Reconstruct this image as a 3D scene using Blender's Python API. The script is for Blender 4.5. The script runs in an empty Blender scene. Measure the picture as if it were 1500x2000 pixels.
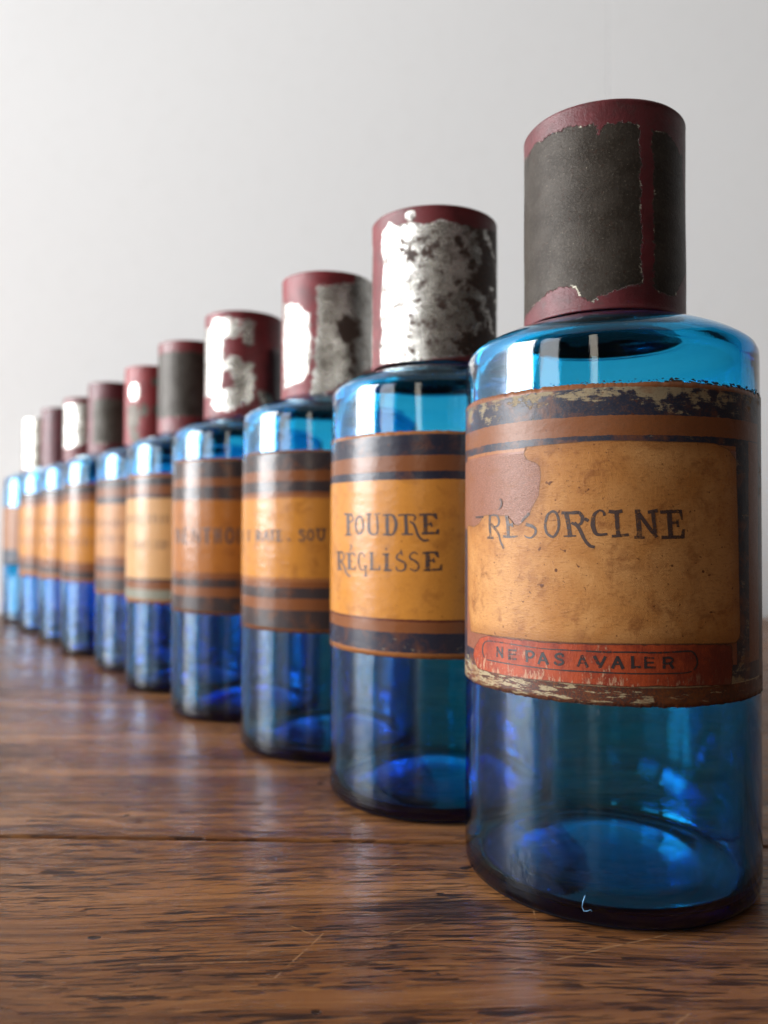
import bpy, bmesh, math, random
import numpy as np
from mathutils import Matrix, Vector, noise as mnoise

S = bpy.context.scene
COL = S.collection
rnd = random.Random(7)

# ------------------------------------------------------------------ camera
cd = bpy.data.cameras.new("camera")
cam = bpy.data.objects.new("camera", cd); COL.objects.link(cam); S.camera = cam
cd.sensor_fit = 'VERTICAL'; cd.sensor_height = 36.0; cd.sensor_width = 27.0
cd.lens = 1538.65 / 2000 * 36
cd.clip_start = 0.005; cd.clip_end = 50
cam.matrix_world = (Matrix.Translation((0, 0, 0.083405)) @ Matrix.Rotation(math.pi / 2 + 0.02446, 4, 'X')
                    @ Matrix.Rotation(0.0052, 4, 'Z'))
cd.dof.use_dof = True; cd.dof.focus_distance = 0.170
cd.dof.aperture_fstop = cd.lens / 2.4
cd.dof.aperture_blades = 0

# ------------------------------------------------------------------ world, lamps, exposure
w = bpy.data.worlds.new("World"); S.world = w; w.use_nodes = True
bg = w.node_tree.nodes["Background"]
bg.inputs[0].default_value = (0.95, 0.97, 1.0, 1); bg.inputs[1].default_value = 0.022

def area(name, loc, target, sx, sy, radiance, color):
    l = bpy.data.lights.new(name, 'AREA'); l.shape = 'RECTANGLE'; l.size = sx; l.size_y = sy
    l.energy = radiance * math.pi * sx * sy      # even radiance over the opening
    l.color = color
    o = bpy.data.objects.new(name, l); COL.objects.link(o)
    o.location = loc
    o.rotation_euler = (Vector(target) - Vector(loc)).to_track_quat('-Z', 'Y').to_euler()
    return o
# tall window in the wall on the left: two casements with a mullion between, and a dimmer door opening far behind
area("window_casement", (-3.2, 0.33, 1.08), (0, 0.33, 1.08), 0.84, 2.00, 29.5, (0.965, 0.985, 1.0))
area("window_casement", (-3.2, -0.45, 1.08), (0, -0.45, 1.08), 0.68, 2.00, 29.5, (0.965, 0.985, 1.0))
area("window_far_side", (-3.2, -1.85, 1.10), (0, -1.85, 1.10), 1.25, 2.00, 6.8, (0.92, 0.96, 1.0))
area("doorway_light", (-1.42, -3.0, 1.10), (0, 0, 0.6), 0.34, 1.50, 5.5, (1.0, 0.9, 0.76))
area("ceiling_bounce_fill", (0.1, -0.55, 1.95), (0.1, -0.55, 0), 3.4, 2.6, 0.38, (1.0, 0.95, 0.89))  # unseen overhead lamp, added as ceiling bounce to even out the wall

S.render.engine = 'CYCLES'
cy = S.cycles
cy.max_bounces = 24; cy.transmission_bounces = 20; cy.glossy_bounces = 8; cy.diffuse_bounces = 5
cy.transparent_max_bounces = 24; cy.volume_bounces = 0
cy.caustics_reflective = True; cy.caustics_refractive = True; cy.blur_glossy = 0.3
cy.sample_clamp_indirect = 12.0
cy.use_denoising = True
try: cy.denoiser = 'OPENIMAGEDENOISE'
except Exception: pass
S.view_settings.view_transform = 'Standard'; S.view_settings.look = 'None'
S.view_settings.exposure = 0.0; S.view_settings.gamma = 1.0

# ------------------------------------------------------------------ data traced from the photograph (degrees round the bottle, mm up)
RESORCINE = [[[-72.6,87.18,-72.5,86.73],[-69.0,87.22,-68.9,86.71],[-65.8,87.28,-65.7,86.7]],[[-60.5,87.38,-62.2,87.41],[-60.6,86.46,-62.2,86.49],[-60.7,85.7,-62.3,85.72],[-60.7,84.94,-62.3,84.92],[-60.5,84.15,-62.2,84.11],[-60.4,83.34,-62.0,83.29],[-60.2,82.38,-61.8,82.32]],[[-63.3,82.34,-63.3,81.73],[-61.0,82.35,-61.0,81.75],[-58.9,82.36,-58.9,81.76]],[[-61.7,87.43,-61.5,87.03],[-60.5,87.49,-60.3,87.09],[-59.5,87.53,-59.4,87.14],[-58.6,87.53,-58.7,87.14],[-57.8,87.48,-58.0,87.07],[-57.0,87.37,-57.6,86.98],[-56.3,87.13,-57.2,86.84],[-55.8,86.77,-57.0,86.59],[-55.5,86.34,-56.7,86.23],[-55.3,85.92,-56.6,85.9],[-55.4,85.51,-56.6,85.59],[-55.7,85.11,-56.8,85.28],[-56.1,84.77,-57.0,85.07],[-56.9,84.56,-57.4,84.96],[-57.7,84.48,-58.0,84.87],[-58.7,84.39,-59.0,84.74]],[[-60.2,85.53,-61.5,85.08],[-58.8,84.91,-60.0,84.48],[-57.7,84.42,-58.9,84.01],[-56.8,83.94,-58.0,83.59],[-56.2,83.5,-57.3,83.23],[-55.8,83.1,-56.9,82.89],[-55.4,82.68,-56.5,82.53],[-55.2,82.24,-56.2,82.14],[-55.0,81.81,-56.0,81.7],[-54.7,81.37,-55.6,81.22],[-54.2,80.9,-55.1,80.7],[-53.5,80.39,-54.6,80.16],[-52.8,79.76,-53.9,79.5]],[[-51.3,87.19,-52.9,87.07],[-51.0,86.34,-52.5,86.22],[-50.7,85.66,-52.3,85.56],[-50.5,84.94,-52.1,84.88],[-50.4,84.16,-52.0,84.13],[-50.4,83.36,-51.9,83.34],[-50.3,82.38,-51.9,82.36]],[[-53.7,82.72,-53.9,82.17],[-52.6,82.64,-52.8,82.1],[-51.8,82.59,-52.0,82.06],[-50.9,82.57,-50.9,82.04],[-49.7,82.58,-49.6,82.09],[-48.3,82.62,-48.2,82.17],[-46.7,82.67,-46.6,82.26]],[[-51.3,85.38,-51.5,84.86],[-50.0,85.3,-50.1,84.79],[-48.7,85.23,-48.8,84.71]],[[-48.9,85.54,-49.7,85.5],[-48.8,85.06,-49.6,85.01],[-48.6,84.57,-49.5,84.53]],[[-55.0,91.16,-56.1,90.94],[-54.6,90.79,-55.6,90.59],[-54.3,90.52,-55.2,90.38],[-54.2,90.19,-55.1,90.17],[-54.3,89.82,-55.1,89.9],[-54.5,89.46,-55.3,89.57],[-54.9,89.13,-55.5,89.27],[-55.4,88.86,-55.8,89.02],[-55.9,88.64,-56.3,88.78],[-56.5,88.39,-56.8,88.5]],[[-41.2,87.39,-42.1,87.9],[-42.0,87.0,-42.9,87.47],[-42.6,86.73,-43.4,87.17],[-43.2,86.46,-44.0,86.86],[-43.7,86.19,-44.5,86.54],[-44.3,85.92,-44.9,86.23],[-45.0,85.58,-45.5,85.84]],[[-43.1,85.58,-43.5,84.81],[-42.0,85.38,-42.4,84.64],[-41.2,85.24,-41.6,84.54],[-40.4,85.06,-41.0,84.41],[-39.8,84.84,-40.4,84.28],[-39.2,84.58,-40.0,84.14],[-38.8,84.22,-39.7,83.99],[-38.6,83.78,-39.6,83.74],[-38.7,83.31,-39.7,83.41],[-38.9,82.87,-39.9,83.12],[-39.5,82.5,-40.2,82.85],[-40.1,82.2,-40.6,82.58],[-40.9,82.01,-41.1,82.39],[-41.6,81.96,-41.6,82.33],[-42.3,82.02,-42.2,82.36],[-42.9,82.12,-42.7,82.42],[-43.3,82.26,-43.0,82.49],[-43.6,82.43,-43.3,82.61],[-43.9,82.62,-43.6,82.78]],[[-32.4,87.73,-32.7,88.25],[-33.1,87.56,-33.5,88.06],[-33.6,87.35,-34.3,87.78],[-34.1,87.08,-34.9,87.41],[-34.4,86.72,-35.3,86.93],[-34.6,86.25,-35.6,86.39],[-34.8,85.78,-35.8,85.89],[-35.0,85.38,-35.9,85.45],[-35.0,85.0,-36.0,85.01],[-35.0,84.61,-36.0,84.55],[-34.9,84.15,-35.8,84.05],[-34.7,83.7,-35.6,83.5],[-34.4,83.34,-35.2,83.0],[-33.8,83.02,-34.4,82.58],[-33.1,82.76,-33.5,82.25],[-32.6,82.68,-32.6,82.12],[-32.4,82.78,-31.8,82.35],[-32.0,83.07,-31.2,82.76],[-31.6,83.46,-30.7,83.22],[-31.3,83.89,-30.4,83.72],[-31.1,84.39,-30.2,84.29],[-31.0,84.91,-30.0,84.88],[-31.0,85.47,-30.0,85.49],[-31.1,86.04,-30.1,86.12],[-31.2,86.54,-30.3,86.67],[-31.4,86.92,-30.5,87.12],[-31.7,87.22,-30.8,87.5],[-31.9,87.44,-31.2,87.8],[-32.2,87.59,-31.6,88.04],[-32.4,87.66,-32.2,88.21],[-33.0,87.66,-33.0,88.22]],[[-29.6,87.94,-29.6,87.29],[-28.4,87.93,-28.4,87.28],[-27.4,87.93,-27.4,87.28],[-26.4,87.92,-26.4,87.28],[-25.4,87.92,-25.4,87.27],[-24.4,87.92,-24.4,87.27],[-23.1,87.91,-23.1,87.27]],[[-27.2,87.78,-28.8,87.59],[-26.9,86.81,-28.4,86.61],[-26.6,86.07,-28.2,85.88],[-26.4,85.29,-27.9,85.12],[-26.2,84.45,-27.7,84.31],[-26.0,83.59,-27.5,83.45],[-25.7,82.5,-27.3,82.35]],[[-28.9,82.74,-28.8,82.4],[-26.7,82.79,-26.7,82.45],[-24.5,82.84,-24.5,82.5]],[[-26.8,87.89,-26.6,87.27],[-25.6,87.98,-25.5,87.37],[-24.7,88.05,-24.6,87.45],[-23.9,88.05,-24.0,87.44],[-23.2,87.91,-23.7,87.35],[-22.7,87.68,-23.5,87.2],[-22.3,87.41,-23.4,87.0],[-22.0,87.09,-23.1,86.77],[-21.8,86.7,-23.0,86.52],[-21.7,86.27,-23.0,86.29],[-21.9,85.84,-23.0,86.02],[-22.2,85.42,-23.1,85.72],[-22.6,85.07,-23.3,85.5],[-23.2,84.84,-23.6,85.37],[-23.8,84.72,-24.0,85.27],[-24.5,84.7,-24.4,85.25],[-25.1,84.82,-24.8,85.32],[-25.7,85.02,-25.2,85.49],[-26.4,85.27,-25.9,85.75]],[[-24.7,85.76,-25.6,85.25],[-24.1,85.34,-25.0,84.81],[-23.6,85.04,-24.6,84.54],[-23.1,84.65,-24.2,84.23],[-22.7,84.14,-23.8,83.78],[-22.3,83.58,-23.4,83.25],[-21.9,83.07,-23.0,82.75],[-21.6,82.62,-22.7,82.32],[-21.4,82.23,-22.3,81.91],[-21.0,81.87,-21.9,81.5],[-20.6,81.5,-21.5,81.08],[-20.1,81.15,-20.9,80.68],[-19.7,80.9,-20.3,80.35],[-19.4,80.78,-19.7,80.16],[-18.9,80.71,-19.2,80.09],[-18.2,80.59,-18.5,80.0]],[[-21.4,86.67,-22.0,86.07],[-20.7,86.41,-21.3,85.82],[-20.1,86.14,-20.6,85.57]],[[-15.6,86.93,-14.7,87.01],[-15.7,87.29,-14.8,87.37],[-15.7,87.47,-14.9,87.62],[-15.7,87.59,-15.2,87.87],[-15.9,87.74,-15.5,88.08],[-16.3,87.88,-16.1,88.27],[-16.6,87.9,-16.7,88.32],[-17.0,87.75,-17.4,88.18],[-17.5,87.47,-18.1,87.92],[-17.9,87.16,-18.8,87.54],[-18.1,86.81,-19.2,87.07],[-18.1,86.39,-19.5,86.55],[-18.2,85.93,-19.6,86.02],[-18.2,85.47,-19.7,85.47],[-18.2,84.99,-19.7,84.89],[-18.1,84.55,-19.5,84.35],[-17.9,84.13,-19.2,83.84],[-17.7,83.75,-18.9,83.36],[-17.5,83.48,-18.4,82.98],[-17.3,83.36,-17.9,82.73],[-17.1,83.28,-17.3,82.64],[-16.6,83.23,-16.6,82.63],[-16.0,83.23,-15.9,82.66],[-15.3,83.29,-15.2,82.75],[-14.3,83.36,-14.2,82.85]],[[-13.7,88.28,-13.9,87.53],[-12.8,88.19,-13.0,87.44],[-12.2,88.13,-12.3,87.37],[-11.6,88.11,-11.6,87.35],[-11.1,88.15,-10.9,87.4],[-10.4,88.23,-10.2,87.49],[-9.5,88.37,-9.3,87.63]],[[-10.6,87.97,-11.9,87.92],[-10.5,86.91,-11.9,86.86],[-10.4,86.08,-11.8,86.02],[-10.3,85.26,-11.7,85.19],[-10.2,84.45,-11.6,84.37],[-10.1,83.65,-11.5,83.56],[-9.9,82.63,-11.3,82.54]],[[-12.8,82.93,-12.8,82.33],[-11.7,83.0,-11.7,82.39],[-10.8,83.05,-10.8,82.45],[-10.0,83.1,-9.9,82.5],[-9.2,83.16,-9.1,82.56],[-8.4,83.23,-8.3,82.63],[-7.4,83.31,-7.2,82.71]],[[-3.7,88.34,-5.4,88.24],[-3.5,87.02,-5.2,86.92],[-3.4,85.95,-5.0,85.85],[-3.2,84.98,-4.9,84.89],[-3.1,84.18,-4.8,84.1],[-3.1,83.48,-4.7,83.41],[-3.0,82.53,-4.6,82.46]],[[-5.5,82.75,-5.5,82.15],[-3.8,82.71,-3.8,82.11],[-2.1,82.67,-2.1,82.07]],[[-3.6,87.73,-4.6,87.3],[-2.5,86.76,-3.5,86.34],[-1.6,85.96,-2.7,85.53],[-0.7,85.17,-1.7,84.72],[0.2,84.4,-0.8,83.93],[1.2,83.62,0.2,83.16],[2.4,82.7,1.4,82.23]],[[1.1,88.28,-0.1,88.19],[1.2,87.5,0.0,87.4],[1.4,86.9,0.1,86.81],[1.5,86.21,0.2,86.12],[1.6,85.36,0.4,85.27],[1.8,84.42,0.6,84.34],[2.0,83.3,0.8,83.21]],[[-1.2,88.07,-1.0,87.35],[0.4,88.25,0.6,87.54],[2.1,88.44,2.3,87.73]],[[3.0,88.1,3.1,87.38],[4.5,88.18,4.6,87.46],[5.7,88.24,5.7,87.52],[6.8,88.29,6.9,87.56],[8.0,88.3,8.0,87.58],[9.2,88.31,9.1,87.58],[10.6,88.31,10.6,87.58]],[[10.6,88.29,9.3,88.11],[10.9,87.25,9.9,87.12],[11.1,86.3,10.4,86.22]],[[7.0,88.11,5.3,88.08],[7.1,87.07,5.4,87.03],[7.1,86.28,5.4,86.23],[7.2,85.46,5.5,85.39],[7.3,84.58,5.6,84.5],[7.4,83.67,5.7,83.58],[7.6,82.5,5.9,82.41]],[[6.2,85.75,6.2,85.24],[7.7,85.8,7.7,85.29],[9.2,85.85,9.2,85.34]],[[9.4,86.28,8.5,86.21],[9.5,85.47,8.6,85.41],[9.7,84.66,8.8,84.6]],[[3.4,82.81,3.5,82.12],[4.9,82.84,4.9,82.14],[6.1,82.86,6.2,82.16],[7.3,82.87,7.3,82.18],[8.5,82.89,8.5,82.19],[9.6,82.9,9.7,82.2],[11.1,82.92,11.1,82.22]],[[11.7,84.16,10.8,84.23],[11.6,83.27,10.4,83.37],[11.6,82.27,9.9,82.41]]]
NE_PAS_AVALER = [[[-56.1,57.17,-57.1,57.09],[-56.1,55.96,-57.1,55.88],[-56.1,54.75,-57.1,54.66]],[[-56.2,57.12,-57.3,56.8],[-54.7,56.06,-55.7,55.75],[-53.3,55.01,-54.2,54.7]],[[-53.4,57.3,-54.4,57.22],[-53.4,56.01,-54.4,55.93],[-53.4,54.72,-54.4,54.63]],[[-49.8,57.09,-50.9,57.01],[-49.7,55.88,-50.9,55.8],[-49.7,54.66,-50.9,54.58]],[[-50.5,57.0,-50.5,56.58],[-48.6,57.07,-48.7,56.65],[-46.9,57.13,-46.9,56.71]],[[-50.5,56.05,-50.5,55.69],[-48.8,56.12,-48.9,55.77],[-47.2,56.19,-47.3,55.84]],[[-50.5,55.12,-50.6,54.69],[-48.5,55.17,-48.6,54.75],[-46.7,55.22,-46.8,54.8]],[[-42.2,57.38,-43.2,57.3],[-42.1,56.07,-43.2,55.98],[-42.0,54.75,-43.1,54.66]],[[-43.0,57.26,-42.9,56.79],[-42.1,57.35,-42.0,56.88],[-41.3,57.42,-41.4,56.94],[-40.6,57.4,-40.9,56.94],[-40.0,57.24,-40.6,56.84],[-39.5,56.98,-40.3,56.69],[-39.3,56.63,-40.2,56.58],[-39.6,56.24,-40.3,56.43],[-40.0,55.89,-40.6,56.19],[-40.6,55.62,-41.0,56.04],[-41.3,55.53,-41.3,56.0],[-41.9,55.55,-41.8,56.02],[-42.7,55.57,-42.6,56.05]],[[-35.9,57.19,-36.7,57.32],[-36.7,55.84,-37.6,55.97],[-37.5,54.49,-38.4,54.62]],[[-36.0,57.4,-37.0,57.1],[-34.9,56.12,-35.9,55.82],[-33.9,54.85,-34.8,54.55]],[[-37.5,55.7,-37.5,55.29],[-36.1,55.74,-36.2,55.33],[-34.8,55.78,-34.9,55.37]],[[-29.2,56.59,-28.5,56.85],[-29.4,56.86,-28.7,57.12],[-29.6,56.99,-28.9,57.32],[-29.6,57.03,-29.3,57.49],[-29.9,57.06,-29.8,57.55],[-30.3,57.05,-30.3,57.54],[-30.6,57.0,-30.9,57.45],[-30.9,56.89,-31.4,57.28],[-31.2,56.74,-31.8,57.02],[-31.2,56.71,-32.1,56.67],[-31.2,56.68,-31.8,56.34],[-30.9,56.55,-31.4,56.13],[-30.6,56.42,-30.9,55.97],[-30.1,56.35,-30.4,55.87],[-29.6,56.29,-29.9,55.81],[-29.1,56.17,-29.6,55.75],[-28.7,55.96,-29.4,55.65],[-28.5,55.69,-29.3,55.55],[-28.6,55.36,-29.3,55.52],[-28.9,55.09,-29.4,55.45],[-29.4,54.9,-29.8,55.33],[-29.9,54.77,-30.1,55.24],[-30.4,54.72,-30.4,55.21],[-30.9,54.73,-30.7,55.22],[-31.3,54.78,-31.0,55.25],[-31.7,54.9,-31.2,55.32],[-32.0,55.04,-31.4,55.43],[-32.4,55.24,-31.8,55.63]],[[-22.1,57.31,-22.9,57.46],[-22.9,56.05,-23.6,56.21],[-23.6,54.8,-24.4,54.95]],[[-65.2,53.8,-64.4,53.96],[-65.6,54.2,-64.9,54.36],[-66.0,54.56,-65.2,54.7],[-66.3,54.97,-65.5,55.07],[-66.4,55.48,-65.5,55.56],[-66.3,56.05,-65.5,56.09],[-66.0,56.56,-65.2,56.56],[-65.6,57.01,-64.8,56.95],[-64.9,57.4,-64.3,57.28],[-64.1,57.72,-63.6,57.53],[-63.2,57.93,-63.0,57.69],[-62.3,58.05,-62.2,57.79],[-61.0,58.14,-61.1,57.88],[-59.6,58.22,-59.7,57.95],[-57.9,58.26,-58.0,57.99],[-55.6,58.3,-55.7,58.03],[-52.3,58.32,-52.4,58.06],[-48.6,58.31,-48.7,58.05],[-45.1,58.28,-45.2,58.03],[-42.1,58.24,-42.2,57.99],[-39.3,58.2,-39.3,57.95],[-36.4,58.18,-36.4,57.93],[-33.2,58.22,-33.2,57.97],[-30.0,58.29,-30.0,58.04],[-27.1,58.34,-27.2,58.09],[-24.9,58.37,-24.9,58.13],[-22.9,58.4,-22.9,58.16],[-20.9,58.43,-20.9,58.19]],[[-63.0,53.66,-63.1,53.39],[-58.8,53.73,-59.0,53.46],[-55.2,53.76,-55.4,53.49],[-51.8,53.79,-51.9,53.52],[-48.5,53.83,-48.5,53.57],[-45.2,53.87,-45.2,53.61],[-42.1,53.9,-42.1,53.64],[-39.1,53.91,-39.2,53.65],[-36.2,53.91,-36.3,53.66],[-33.6,53.91,-33.7,53.66],[-31.3,53.92,-31.4,53.68],[-29.2,53.94,-29.2,53.7],[-27.2,53.97,-27.2,53.72],[-25.1,54.01,-25.1,53.77],[-23.0,54.06,-23.0,53.82],[-20.9,54.11,-20.9,53.86]],[[-22.3,57.52,-23.1,57.25],[-21.3,56.26,-22.1,55.99],[-20.3,55.0,-21.1,54.73]],[[-23.4,55.96,-23.5,55.54],[-22.3,55.96,-22.3,55.54],[-21.1,55.95,-21.2,55.54]],[[-18.1,57.55,-19.0,57.21],[-17.1,56.35,-18.0,56.02],[-16.1,55.16,-17.0,54.83]],[[-14.5,57.27,-15.3,57.51],[-15.4,56.08,-16.2,56.32],[-16.3,54.89,-17.2,55.12]],[[-10.5,57.38,-11.4,57.62],[-11.4,56.1,-12.3,56.34],[-12.3,54.82,-13.2,55.06]],[[-10.7,57.65,-11.6,57.35],[-9.7,56.37,-10.6,56.06],[-8.7,55.08,-9.7,54.78]],[[-12.3,56.06,-12.3,55.68],[-11.1,56.08,-11.1,55.71],[-9.8,56.11,-9.8,55.73]],[[-5.8,57.71,-6.8,57.67],[-5.7,56.39,-6.7,56.35],[-5.6,55.07,-6.7,55.03]],[[-6.5,55.62,-6.5,55.14],[-5.0,55.64,-5.0,55.16],[-3.6,55.66,-3.6,55.18]],[[-1.5,57.61,-2.5,57.61],[-1.5,56.36,-2.5,56.35],[-1.5,55.1,-2.5,55.09]],[[-2.2,57.52,-2.2,57.11],[-0.7,57.51,-0.7,57.1],[0.8,57.49,0.8,57.08]],[[-2.2,56.56,-2.2,56.18],[-0.8,56.57,-0.8,56.19],[0.7,56.57,0.7,56.19]],[[-2.2,55.6,-2.2,55.15],[-0.5,55.61,-0.5,55.16],[1.3,55.61,1.3,55.17]],[[4.6,57.64,3.6,57.65],[4.6,56.38,3.6,56.38],[4.6,55.11,3.6,55.11]],[[3.9,57.58,3.9,57.11],[4.8,57.63,4.8,57.15],[5.5,57.66,5.5,57.18],[6.2,57.63,6.0,57.16],[6.8,57.47,6.4,57.06],[7.3,57.22,6.7,56.92],[7.6,56.87,6.8,56.88],[7.3,56.52,6.7,56.81],[6.9,56.25,6.4,56.63],[6.3,56.06,6.0,56.51],[5.6,55.98,5.5,56.46],[4.9,55.97,4.9,56.45],[4.0,55.97,4.0,56.44]],[[6.4,56.47,5.6,56.17],[7.1,55.87,6.2,55.57],[7.7,55.27,6.9,54.97]],[[-21.1,58.49,-21.1,58.14],[-18.8,58.48,-18.9,58.13],[-16.7,58.47,-16.8,58.12],[-14.4,58.48,-14.5,58.13],[-11.8,58.53,-11.8,58.19],[-9.1,58.6,-9.1,58.25],[-6.3,58.64,-6.3,58.3],[-3.4,58.64,-3.4,58.3],[-0.5,58.62,-0.5,58.27],[2.1,58.61,2.1,58.27],[4.3,58.64,4.3,58.3],[6.2,58.7,6.2,58.36],[7.9,58.75,8.0,58.41],[9.6,58.81,9.7,58.46],[11.2,58.86,11.3,58.51],[12.6,58.86,12.6,58.52],[13.5,58.83,13.4,58.49],[14.1,58.73,13.8,58.42],[14.7,58.52,14.2,58.27],[15.3,58.15,14.7,57.97],[15.8,57.69,15.2,57.55],[16.1,57.2,15.5,57.12],[16.3,56.71,15.6,56.68],[16.4,56.21,15.7,56.23],[16.2,55.73,15.6,55.83],[15.9,55.33,15.3,55.5],[15.5,54.99,14.9,55.2],[14.9,54.6,14.4,54.81]],[[-21.1,54.13,-21.1,53.85],[-18.9,54.14,-18.9,53.86],[-16.7,54.14,-16.8,53.86],[-14.4,54.14,-14.5,53.86],[-11.9,54.14,-11.9,53.87],[-9.1,54.14,-9.1,53.87],[-6.3,54.15,-6.3,53.88],[-3.5,54.17,-3.5,53.89],[-0.8,54.19,-0.8,53.91],[2.1,54.21,2.1,53.94],[5.2,54.24,5.2,53.96],[8.4,54.26,8.4,53.99],[10.9,54.3,11.0,54.03],[12.3,54.37,12.4,54.1],[13.0,54.48,13.2,54.21],[13.8,54.6,14.0,54.33]]]
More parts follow.
